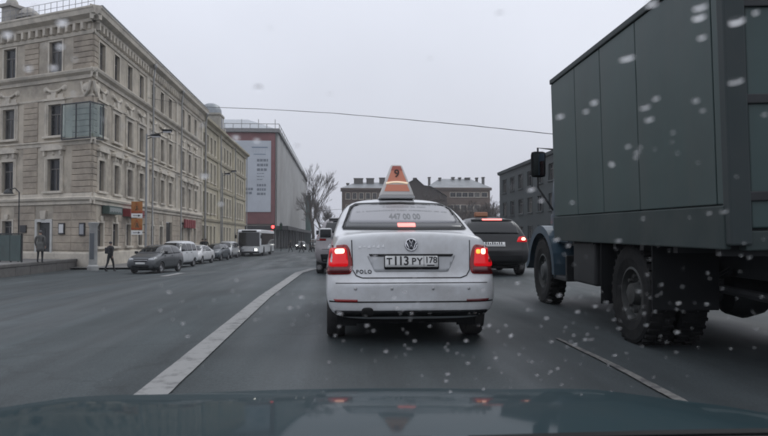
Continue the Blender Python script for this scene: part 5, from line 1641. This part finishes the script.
# roadworks signs on the near post: triangles on a yellow ground, arrow plates below
def sign_pair(zc, what):
    o = empty('roadworks_sign', (lp.location.x - .55, lp.location.y - .16, zc))
    mb = MB(); mb.bevbox(-.42, .42, -.02, .02, -.40, .44, .01); mb.build('board', M_SIGNY, o)
    mb = MB(); pts = [(-.36, -.31), (.36, -.31), (0, .34)]
    mb.tube([(x, -.028, z) for x, z in pts + pts[:2]], .03, 5); mb.build('red_triangle', M_REDRIM, o)
    mb = MB()
    if what == 'digger':
        mb.lathe([(.05, -.03), (.05, -.024)], 10, 'Y', (.0, 0, .06)); mb.tube([(0, -.028, .0), (-.05, -.028, -.12), (-.12, -.028, -.22)], .022, 5); mb.tube([(-.04, -.028, -.1), (.06, -.028, -.22)], .022, 5); mb.tube([(0, -.028, 0), (.14, -.028, -.16)], .015, 5)
    else:
        mb.prism([(-.09, -.22), (-.02, -.22), (.02, .12), (-.02, .12)], -.03, -.024); mb.prism([(.06, -.22), (.16, -.22), (.06, .12), (.03, .12)], -.03, -.024)
    mb.build('pictogram', M_INK, o)
    mb = MB(); mb.bevbox(-.42, .42, -.02, .02, -.74, -.44, .01); pl = mb.build('plate', M_WHITEPLATE, o)
    mb = MB(); mb.box(-.28, .12, -.03, -.023, -.61, -.57); mb.prism([(.10, -.67), (.10, -.51), (.30, -.59)], -.03, -.023); mb.build('arrow', M_INK, pl)
    mb = MB(); mb.box(.40, .62, -.01, .03, -.05, .0); mb.box(.40, .62, -.01, .03, -.6, -.55); mb.build('clamp', M_DARKMETAL, o)
    o.scale = (.88, 1, .93)
    return o
s1 = sign_pair(at(136, 207.5, 47).z, 'digger'); tag(s1, 'upper of two orange roadworks signs, with white arrow plate, on the lamp post', 'sign', 'roadworks signs on the lamp post')
s2 = sign_pair(at(136, 224.5, 47).z, 'narrow'); tag(s2, 'lower of two orange roadworks signs, with white arrow plate, on the lamp post', 'sign', 'roadworks signs on the lamp post')

# pale column on the pavement corner
p = at(93, 268, 43.2)
col = empty('column', (p.x, 43.2, -.87))
mb = MB(); mb.lathe([(.34, 0), (.34, .25), (.25, .35), (.24, 2.7), (.30, 2.8), (.33, 2.95), (0, 3.0)], 20, 'Z'); mb.build('shaft', mat('pale_column', (0.33, 0.33, 0.32), .7, var=.15, scale=3, dirt=(.15, .14, .13), damt=.5), col, True, 40)
mb = MB(); mb.bevbox(-.13, .13, -.27, -.2, .7, 2.3, .02); mb.build('dark_poster', mat('poster_dark', (0.09, 0.1, 0.11), .6), col)
tag(col, 'slim pale column standing at the foot of the stone corner', 'column')

# teal hoarding on the terrace at the very left
hp = at(21, 238, 40.5)
hz_ = empty('hoarding', (hp.x, 40.5, TZ)); hz_.rotation_euler = (0, 0, TH2)
M_HOARD = mat('teal_hoarding', (0.055, 0.085, 0.082), .6, var=.15, scale=2, dirt=(.05, .05, .045), damt=.5)
for k in range(7):
    mb = MB(); mb.bevbox(-.92 * (k + 1) + .015, -.92 * k - .015, -.02, .02, .06, 1.58, .01); mb.build('panel', M_HOARD, hz_)
    mb = MB(); mb.bevbox(-.92 * k - .04, -.92 * k + .04, .025, .10, 0, 1.66, .01); mb.build('post', M_DARKMETAL, hz_)
mb = MB(); mb.bevbox(-6.5, .05, -.04, .06, 1.60, 1.68, .01); mb.build('rail', M_DARKMETAL, hz_)
tag(hz_, 'teal panelled hoarding on the terrace at the left edge', 'hoarding')
# thin posts with a satellite-like lamp next to it
tp = at(18.5, 238, 41.5)
po = empty('bracket_lamp', (tp.x, 41.5, TZ))
mb = MB(); mb.tube([(0, 0, 0), (0, 0, 4.1), (-.25, 0, 4.35), (-.6, 0, 4.25)], .04, 8); mb.build('pole', M_DARKMETAL, po, True)
mb = MB(); mb.lathe([(0, .22), (.12, .18), (.26, -.02), (.28, -.08), (0, -.05)], 14, 'Z', (-.62, 0, 4.1)); mb.build('shade', M_DARKMETAL, po, True)
tag(po, 'small curved pole lamp beside the teal hoarding', 'lamp')

# traffic light with the red lamp lit, beyond the bus
tp = at(273, 250, 96)
tl = empty('traffic_light', (tp.x, 96, gz(tp.x, 96)))
hz2 = at(273, 228, 96).z - tl.location.z
mb = MB(); mb.tube([(0, 0, 0), (0, 0, hz2 + .6)], .07, 8); mb.build('pole', M_DARKMETAL, tl)
mb = MB(); mb.bevbox(-.22, .22, -.32, -.08, hz2 - .75, hz2 + .35, .03); hd = mb.build('housing', M_BLACK, tl)
for k, m in enumerate((emis('red_signal', (1.0, .05, .05), 6.0), mat('amber_off', (.10, .06, .01), .3), mat('green_off', (.01, .06, .03), .3))):
    mb = MB(); mb.lathe([(.15 if k else .21, -.33 - .02 * (k == 0)), (.14 if k else .20, -.38), (0, -.39)], 16, 'Y', (0, 0, hz2 + .15 - .34 * k)); mb.build('signal_lamp', m, hd, True)
tag(tl, 'traffic light showing red beyond the bus roof', 'traffic light')
tp = at(281, 250, 104)
t2 = empty('traffic_light', (tp.x, 104, gz(tp.x, 104)))
mb = MB(); mb.tube([(0, 0, 0), (0, 0, 4.4)], .06, 8); mb.build('pole', M_DARKMETAL, t2)
mb = MB(); mb.bevbox(-.2, .2, -.2, .06, 3.2, 4.2, .03); h2 = mb.build('housing', M_BLACK, t2)
for k in range(3):
    mb = MB(); mb.lathe([(.13, -.2), (.12, -.24), (0, -.25)], 12, 'Y', (0, 0, 4.0 - .3 * k)); mb.build('signal_lamp', mat('green_off', (.01, .06, .03), .3), h2)
tag(t2, 'unlit traffic light beside the dark pedestrian gallery', 'traffic light')

# overhead cables across the street
def cable(pts, r, label):
    P_ = [at(*q) for q in pts]
    out_ = []
    for a, b in zip(P_[:-1], P_[1:]):
        for k in range(6): out_.append(a.lerp(b, k / 6))
    out_.append(P_[-1])
    mb = MB(); mb.tube(out_, r, 5)
    return tag(mb.build('overhead_cable', M_BLACK), label, 'cable', 'cables over the street')
cable([(201, 107, 79.5), (260, 109, 72), (330, 113, 65), (400, 119, 58), (470, 125.5, 52), (552, 134, 47), (640, 146, 43)], .028, 'thick overhead cable sagging across the whole street')
cable([(148, 98, 56), (175, 102.5, 66), (201, 107, 79.5)], .02, 'short cable along the corner building facade')
cable([(306, 212, 160), (345, 209, 150), (420, 206, 140)], .03, 'thin cable before the far brown building')

# ------------------------------------------------------------------ bare trees
def bare_tree(px, Y, ytop, label, seed, spread=.42, m=None, twig=None):
    r_ = random.Random(seed)
    b = at(px, 250, Y)
    base = Vector((b.x, Y, gz(b.x, Y)))
    hgt = at(px, ytop, Y).z - base.z
    root = empty('bare_tree', base)
    tr_, cr = MB(), MB()
    def grow(p, d, ln, rad, lev):
        q = p + d * ln
        mid = p.lerp(q, .5) + Vector((r_.uniform(-1, 1), r_.uniform(-1, 1), r_.uniform(-.3, .3))) * ln * .07
        (tr_ if lev < 2 else cr).tube([p, mid, q], [max(.016, q_) for q_ in (rad, rad * .85, rad * .68)], 6 if lev < 2 else 3, cap=False)
        if lev >= 7 or ln < .22: return
        n = 3 if lev in (1, 2, 4, 6) else 2 + (r_.random() < .6)
        for k in range(n):
            ax_ = d.orthogonal().normalized(); ax_.rotate(Matrix.Rotation(r_.uniform(0, 6.28) , 3, d))
            nd = (d + ax_ * r_.uniform(.3, .75) * (spread / .42)).normalized()
            nd = (nd + Vector((0, 0, .16))).normalized()
            grow(q if k < 2 else mid, nd, ln * r_.uniform(.62, .82), rad * r_.uniform(.5, .66), lev + 1)
    grow(Vector((0, 0, -.1)), Vector((r_.uniform(-.05, .05), r_.uniform(-.05, .05), 1)).normalized(), hgt * .27, hgt * .019 + .03, 0)
    zmax = max(v[2] for v in cr.v)
    k = hgt / zmax
    for mbx in (tr_, cr): mbx.v = [(x * k, y * k, z * k) for x, y, z in mbx.v]
    tr_.build('trunk', m or M_BARK, root, True, recalc=False)
    cr.build('crown', twig or M_TWIG, root, recalc=False)
    return tag(root, label, 'tree', 'bare trees at the end of the street')
M_BARK = mat('bark', (0.07, 0.06, 0.052), .95, var=.25, scale=2)
M_TWIG = mat('twigs', (0.085, 0.072, 0.064), .95)
bare_tree(312, 140, 162, 'tall bare tree rising right of the netted building', 11, spread=.24, m=M_BARK)
bare_tree(322, 165, 196, 'small bare tree between the tall tree and brown building', 12)
bare_tree(332, 175, 203, 'low bare tree left of the long brown building', 13)
for k, (px, Y, yt, lab) in enumerate([(427, 130, 188, 'bare tree before the dark gabled house'), (441, 126, 196, 'bare tree before the left end of the tan building'), (455, 120, 203, 'low bare tree below the tan building windows'),
        (468, 124, 200, 'low bare tree right of the taxi rear pillar'), (480, 118, 201, 'broad bare tree behind the black hatchback roof'), (492, 122, 196, 'bare tree at the right end of the tan building'), (503, 112, 200, 'bare tree in front of the teal block')]):
    bare_tree(px, Y, yt, lab, 30 + k, spread=.6)
# scrubby hedge mass below the trees
mb = MB()
r_ = random.Random(9)
for k in range(2600):
    px = r_.uniform(414, 508); Y = r_.uniform(112, 150)
    q = at(px, 250, Y); z = gz(q.x, Y) + abs(r_.gauss(0, 1)) * 2.0
    if z > 6: continue
    s = r_.uniform(.25, .6)
    d1 = Vector((r_.uniform(-1, 1), r_.uniform(-1, 1), r_.uniform(-.3, 1))).normalized() * s; d2 = d1.orthogonal().normalized() * s * .4
    c = Vector((q.x, Y, z))
    mb.add([c - d1, c + d2, c + d1, c - d2], [(0, 1, 2, 3)])
tag(mb.build('hedge', mat('brown_scrub', (0.055, 0.047, 0.04), .95, var=.3, scale=.5), recalc=False), 'dark brown winter scrub below the far buildings', 'hedge', kind='stuff')

# ------------------------------------------------------------------ people
def person(loc, rz, label, pose, top, legs, skin=(0.34, 0.23, 0.18), hair=(0.03, 0.025, 0.02), hat=None, h=1.74, bag=None, long_coat=False, group=None):
    """skin-modifier figure; local +Y is the way it faces"""
    k = h / 1.74
    st, ar = pose.get('stride', .05), pose.get('arm', .08)
    V, E, Rd = [], [], []
    def add(p, r, prev=None):
        V.append((p[0] * k, p[1] * k, p[2] * k)); Rd.append(r * k if not isinstance(r, tuple) else (r[0] * k, r[1] * k))
        if prev is not None: E.append((prev, len(V) - 1))
        return len(V) - 1
    lean = pose.get('lean', .0)
    pel = add((0, 0, .96), (.165, .125))
    wst = add((0, .01 + lean * .3, 1.12), (.155, .115), pel)
    chs = add((0, .0 + lean * .7, 1.32), (.185, .130), wst)
    shl = add((0, -.01 + lean, 1.44), (.13, .10), chs)
    nck = add((0, .0 + lean, 1.52), .058, shl)
    hd0 = add((0, .015 + lean * 1.1, 1.60), (.072, .085), nck)
    hd1 = add((0, .02 + lean * 1.15, 1.68), (.076, .092), hd0)
    add((0, .015 + lean * 1.15, 1.735), (.05, .06), hd1)
    for s in (-1, 1):
        f = s * st
        hip = add((s * .095, 0, .90), .105, pel)
        kn = add((s * .10, f * .55 + .03, .50), .068, hip)
        ank = add((s * .10, f - (.06 if f < 0 else 0), .10 + (.05 if f < -.1 else 0)), .046, kn)
        hl = add((s * .10, f - .02, .045), .045, ank)
        add((s * .115, f + .15, .035), .040, hl)
        sh = add((s * .20, -.01 + lean, 1.42), .072, shl)
        el = add((s * .255, -f * .35 - .02 + lean * .6, 1.15), .054, sh)
        wr = add((s * .245, -f * .7 + ar, .93), .036, el)
        pm = add((s * .24, -f * .75 + ar + .02, .86), (.042, .024), wr)
        for j in range(4):
            a = add((s * .238, -f * .75 + ar - .012 + .022 * j, .815 - .006 * abs(j - 1.5)), .0095, pm)
            add((s * .225, -f * .75 + ar - .010 + .024 * j, .775 - .01 * abs(j - 1.3)), .008, a)
        a = add((s * .225, -f * .75 + ar + .055, .845), .011, pm); add((s * .215, -f * .75 + ar + .075, .81), .009, a)
    me = bpy.data.meshes.new('body'); me.from_pydata(V, E, [])
    o = link('body', me)
    o.modifiers.new('skin', 'SKIN'); sub = o.modifiers.new('sub', 'SUBSURF'); sub.levels = sub.render_levels = 1
    for i, sv in enumerate(me.skin_vertices[0].data):
        sv.radius = Rd[i] if isinstance(Rd[i], tuple) else (Rd[i], Rd[i]); sv.use_root = i == 0
    bpy.context.view_layer.update()
    dg = bpy.context.evaluated_depsgraph_get()
    m2 = bpy.data.meshes.new_from_object(o.evaluated_get(dg))
    bpy.data.objects.remove(o)
    root = empty('person', loc, rz)
    m2.materials.clear()
    nm = 'cloth_%.2f_%.2f_%.2f' % tuple(top); nl = 'legs_%.2f_%.2f_%.2f' % tuple(legs)
    for mm in (mat(nm, top, .9, var=.2, scale=6), mat(nl, legs, .9, var=.2, scale=6), mat('skin', skin, .6), mat('shoe', (.02, .02, .02), .6)): m2.materials.append(mm)
    for p in m2.polygons:
        z = p.center.z / k; x = abs(p.center.x / k)
        p.use_smooth = True
        p.material_index = 2 if (z > 1.53 or (x > .19 and z < .915)) else 0 if z > (.72 if False else .93) or x > .19 else 3 if z < .09 else 1
    body = link('body', m2, root)
    # hair or hat
    mb = MB()
    cz, cy = 1.69 * k, (.01 + lean * 1.15) * k
    mb.lathe([(.092 * k, -.045), (.098 * k, .0), (.092 * k, .04 * k), (.06 * k, .075 * k), (0, .09 * k)], 14, 'Z', (0, cy - .012, cz))
    mb.build('hat' if hat else 'hair', mat('hair_%.2f' % (hat or hair)[0], hat or hair, .9), root, True)
    # nose and ears
    mb = MB(); mb.add([(-.012, cy + .088 * k, 1.63 * k), (.012, cy + .088 * k, 1.63 * k), (0, cy + .118 * k, 1.625 * k), (0, cy + .09 * k, 1.67 * k)], [(0, 1, 2), (0, 2, 3), (1, 3, 2)])
    for s in (-1, 1): mb.bevbox(s * .078 * k - .008, s * .078 * k + .008, cy - .02, cy + .015, 1.61 * k, 1.67 * k, .006)
    mb.build('face', mat('skin', skin, .6), root)
    if long_coat:
        mb = MB(); mb.lathe([(.21 * k, .62 * k), (.205 * k, .80 * k), (.185 * k, 1.0 * k), (.175 * k, 1.15 * k)], 16, 'Z', (0, .01, 0))
        mb.v = [(x, y * .8, z) for x, y, z in mb.v]
        mb.build('coat_skirt', mat(nm, top, .9), root, True)
    if bag:
        mb = MB(); mb.bevbox(-.15 * k, .15 * k, -.30 * k, -.13 * k, 1.05 * k, 1.42 * k, .04); mb.build('backpack', mat('bag', bag, .8), root)
    return tag(root, label, 'person', group)
p = at(40, 262, 39.6)
person((p.x, 39.6, TZ), R(8), 'person in grey jacket and dark trousers standing before the door on the terrace', {'stride': .04}, (0.085, 0.085, 0.08), (0.018, 0.02, 0.022), h=1.80, long_coat=True, hat=(.10, .10, .10))
p = at(110, 268, 42.0)
person((p.x, 42.0, gz(p.x, 42.0) + .0), R(-25), 'person in dark clothes with backpack walking on the pavement past the column', {'stride': .22, 'lean': .03}, (0.022, 0.022, 0.024), (0.02, 0.02, 0.022), h=1.76, bag=(.015, .015, .018), hat=(.05, .05, .055))
for px, Y, rz, lab, st, c in ((202.5, 66, 175, 'pedestrian in black on the pavement, left of a close pair', .05, .015), (205.6, 66.5, 190, 'pedestrian in dark coat on the pavement, right of a close pair', .12, .025)):
    p = at(px, 250, Y)
    person((p.x, Y, gz(p.x, Y) + .13), R(rz), lab, {'stride': st}, (c, c, c), (.015, .015, .017), group='people on the pavement', h=1.78)
for px, Y, rz, lab, st, c in ((290.5, 97, 90, 'pedestrian crossing the street, nearest to the bus', .26, .02), (301.5, 95, 80, 'striding pedestrian crossing in front of the headlamps', .30, .014),
                           (310.5, 96, -90, 'pedestrian in dark coat crossing beside the van', .20, .022), (312.8, 98, -85, 'pedestrian half hidden behind another by the van', .22, .03)):
    p = at(px, 250, Y)
    person((p.x, Y, gz(p.x, Y)), R(rz), lab, {'stride': st, 'lean': .02}, (c, c, c * 1.1), (.014, .015, .017), group='people crossing the street', h=1.72)
# ------------------------------------------------------------------ the car the photograph was taken from: bonnet, wipers, windscreen with raindrops
own = empty('car', (0, 0, 0))
M_TEALCAR = mat('dark_teal_paint', (0.017, 0.034, 0.040), .5, var=.1, scale=3, spec=.02, coat=.3, dirt=(0.035, 0.045, 0.048), dscale=4, damt=.5)
WB_Y, WB_Z = .74, .905             # foot of the windscreen
nx, ny = 28, 16
vs = []
for j in range(ny + 1):
    for i in range(nx + 1):
        u = -1 + 2 * i / nx
        t = j / ny
        front = 1.66 - .10 * u * u - .10 * abs(u) ** 6
        back = WB_Y - .14 * u * u
        y = back + (front - back) * t
        z = WB_Z - .015 - .05 * t - .085 * t ** 3 - .022 * u * u - .035 * abs(u) ** 8
        z += .012 * math.exp(-((abs(u) - .55) / .1) ** 2) * (1 - .5 * t)
        vs.append((u * .90, y, z))
fs = [(j * (nx + 1) + i, j * (nx + 1) + i + 1, (j + 1) * (nx + 1) + i + 1, (j + 1) * (nx + 1) + i) for j in range(ny) for i in range(nx)]
mb = MB(); mb.add(vs, fs)
b0 = len(mb.v)
edge = [ny * (nx + 1) + i for i in range(nx + 1)]
for i in edge:
    x, y, z = mb.v[i]; mb.v.append((x, y + .10, z - .10)); 
for i in edge:
    x, y, z = mb.v[i]; mb.v.append((x, y + .12, .30))
n = nx + 1
for k in range(nx):
    mb.f.append((edge[k], edge[k + 1], b0 + k + 1, b0 + k)); mb.m.append(0)
    mb.f.append((b0 + k, b0 + k + 1, b0 + n + k + 1, b0 + n + k)); mb.m.append(0)
mb.build('bonnet', M_TEALCAR, own, True, recalc=False)
for s in (-1, 1):
    mb = MB(); mb.add([(s * .90, .55, .84), (s * .90, 1.46, .70), (s * .90, 1.56, .30), (s * .90, .55, .30)], [(0, 1, 2, 3)]); mb.build('wing', M_TEALCAR, own)
mb = MB(); mb.box(-.78, .78, .60, .735, .84, .878); mb.build('cowl', M_BLACK, own)
mb = MB(); mb.bevbox(-.75, .75, .30, .60, .80, .872, .03); mb.build('dashboard', mat('dash_plastic', (.012, .014, .016), .8), own)
SL = .62                                            # slope of the windscreen
def screen_z(y): return WB_Z + (WB_Y - y) * SL
wn = Vector((0, SL, 1)).normalized()                # outward normal
mb = MB()
a, b = WB_Y, .12
mb.add([(-.72, a, screen_z(a)), (.72, a, screen_z(a)), (.62, b, screen_z(b)), (-.62, b, screen_z(b))], [(0, 1, 2, 3)])
mg = bpy.data.materials.new('clear_windscreen'); mg.use_nodes = True
ng = mg.node_tree; ng.nodes.clear()
o_ = ng.nodes.new('ShaderNodeOutputMaterial'); t_ = ng.nodes.new('ShaderNodeBsdfTransparent'); t_.inputs[0].default_value = (.925, .97, .975, 1)
ng.links.new(t_.outputs[0], o_.inputs[0])
ws = mb.build('windscreen', mg, own, recalc=False)
for x0, x1, yy in ((-.55, .10, .72), (.14, .66, .72)):
    mb = MB()
    pts = [(x0 + (x1 - x0) * k / 8, yy + .012 - .01 * math.sin(math.pi * k / 8), screen_z(yy) - .014 + .005 * math.sin(math.pi * k / 8)) for k in range(9)]
    mb.tube(pts, .006, 6); mb.tube([(x, y + .010, z + .006) for x, y, z in pts], .005, 5); mb.build('wiper', M_BLACK, own)
# raindrops: domes of water on the outside of the glass
def on_screen(px, py):
    d = ray(px, py)
    # plane: z = WB_Z + (WB_Y - y) * SL
    t = (WB_Z + WB_Y * SL - EYE.z) / (d.z + SL * d.y)
    return EYE + d * t
tx = Vector((1, 0, 0)); ty_ = wn.cross(tx)
rain = MB()
def drop(px, py, r, asp=1.0, hgt=.45, rot=0.0):
    c = on_screen(px, py)
    A = tx * math.cos(rot) + ty_ * math.sin(rot); B = ty_ * math.cos(rot) - tx * math.sin(rot)
    n_, m_ = 14, 4
    vs = []
    for j in range(m_):
        q = j / m_ * math.pi / 2
        for i in range(n_):
            t = 2 * math.pi * i / n_
            vs.append(c + (A * math.cos(t) * asp + B * math.sin(t)) * r * math.cos(q) + wn * (r * hgt * math.sin(q) + .0004))
    vs.append(c + wn * (r * hgt + .0004))
    fs = [(j * n_ + i, j * n_ + (i + 1) % n_, (j + 1) * n_ + (i + 1) % n_, (j + 1) * n_ + i) for j in range(m_ - 1) for i in range(n_)]
    fs += [((m_ - 1) * n_ + i, (m_ - 1) * n_ + (i + 1) % n_, len(vs) - 1) for i in range(n_)]
    fs.append(tuple(reversed(range(n_))))
    rain.add(vs, fs)
def mm(px, py, wpx): return wpx / F * (on_screen(px, py) - EYE).length / 2
BIG = [(62, 23, 11, 1.4), (7, 35, 10, 1.2), (60, 47, 8, 1.2), (28, 69, 8, 1.2), (53, 68, 9, 1.3), (35, 9, 6, 1), (500, 15, 9, 1.3), (258, 89, 11, 1.3), (205, 176, 11, 1.5), (221, 204, 8, 1.2), (236, 138, 9, 1.2), (257, 141, 8, 1.1), (297, 147, 6, 1),
       (594, 103, 8, 1.2), (627, 59, 12, 2.4), (652, 5, 10, 2.2), (700, 8, 11, 2.2), (699, 18, 12, 1.6), (737, 22, 14, 1.7), (702, 38, 8, 1.4), (736, 82, 12, 2.2), (656, 99, 7, 1.4), (649, 120, 9, 1.6), (645, 108, 9, 2.0), (586, 112, 6, 1.3), (560, 117, 8, 1.6),
       (696, 101, 7, 1.3), (703, 111, 5, 1.2), (637, 153, 6, 1.2), (628, 147, 6, 1.2), (640, 148, 4, 1), (636, 158, 5, 1), (673, 133, 4, 1), (531, 190, 9, 1.6), (541, 201, 7, 1.3), (572, 203, 5, 1.1), (756, 13, 6, 1.2), (765, 115, 5, 1.3), (556, 240, 8, 1.5), (568, 246, 6, 1.2), (618, 241, 7, 1.5), (643, 219, 5, 1.2), (724, 212, 8, 1.6), (150, 133, 4, 1), (405, 292, 5, 1.6), (403, 310, 4, 1.2), (270, 30, 5, 1), (430, 60, 5, 1), (330, 95, 5, 1)]
for px, py, wp, asp in BIG:
    drop(px, py, mm(px, py, wp) / math.sqrt(asp) * .72, asp, .33, R(-20))
rd = random.Random(21)
for k in range(360):
    cx, cy = rd.choice([(400, 330), (480, 350), (600, 310), (690, 290), (560, 360), (470, 310), (650, 330), (420, 380), (240, 320), (300, 300), (640, 180), (120, 120)])
    px, py = rd.gauss(cx, 65), rd.gauss(cy, 32)
    if not (0 < px < 780 and 0 < py < 395): continue
    if py < 230 and rd.random() < .6: continue
    wp = rd.choice([.9, 1.1, 1.3, 1.5, 1.8, 2.2, 2.6, 3.4])
    asp = rd.uniform(1, 1.6)
    drop(px, py, mm(px, py, wp), asp, .5, R(rd.uniform(-40, 10)))
mw = bpy.data.materials.new('rain_water'); mw.use_nodes = True
nw = mw.node_tree; nw.nodes.clear()
o_ = nw.nodes.new('ShaderNodeOutputMaterial'); g_ = nw.nodes.new('ShaderNodeBsdfGlass'); g_.inputs['IOR'].default_value = 1.33; g_.inputs['Roughness'].default_value = .12
nw.links.new(g_.outputs[0], o_.inputs[0])
tag(rain.build('raindrops', mw, ws, True, 60), kind='stuff')
tag(own, 'dark teal car bonnet below rain-spotted windscreen along the bottom edge', 'car')

# ------------------------------------------------------------------ damp air over the whole street
mh = bpy.data.materials.new('damp_air'); mh.use_nodes = True
nh = mh.node_tree; nh.nodes.clear()
o_ = nh.nodes.new('ShaderNodeOutputMaterial'); v_ = nh.nodes.new('ShaderNodeVolumePrincipled')
v_.inputs['Color'].default_value = (.93, .94, .97, 1)
v_.inputs['Density'].default_value = .0005
nh.links.new(v_.outputs[0], o_.inputs['Volume'])
mb = MB(); mb.box(-1810, 1810, -70, 2610, -2.2, 26.5)
tag(mb.build('haze', mh), 'thin damp haze hanging over the street', 'haze', kind='stuff')
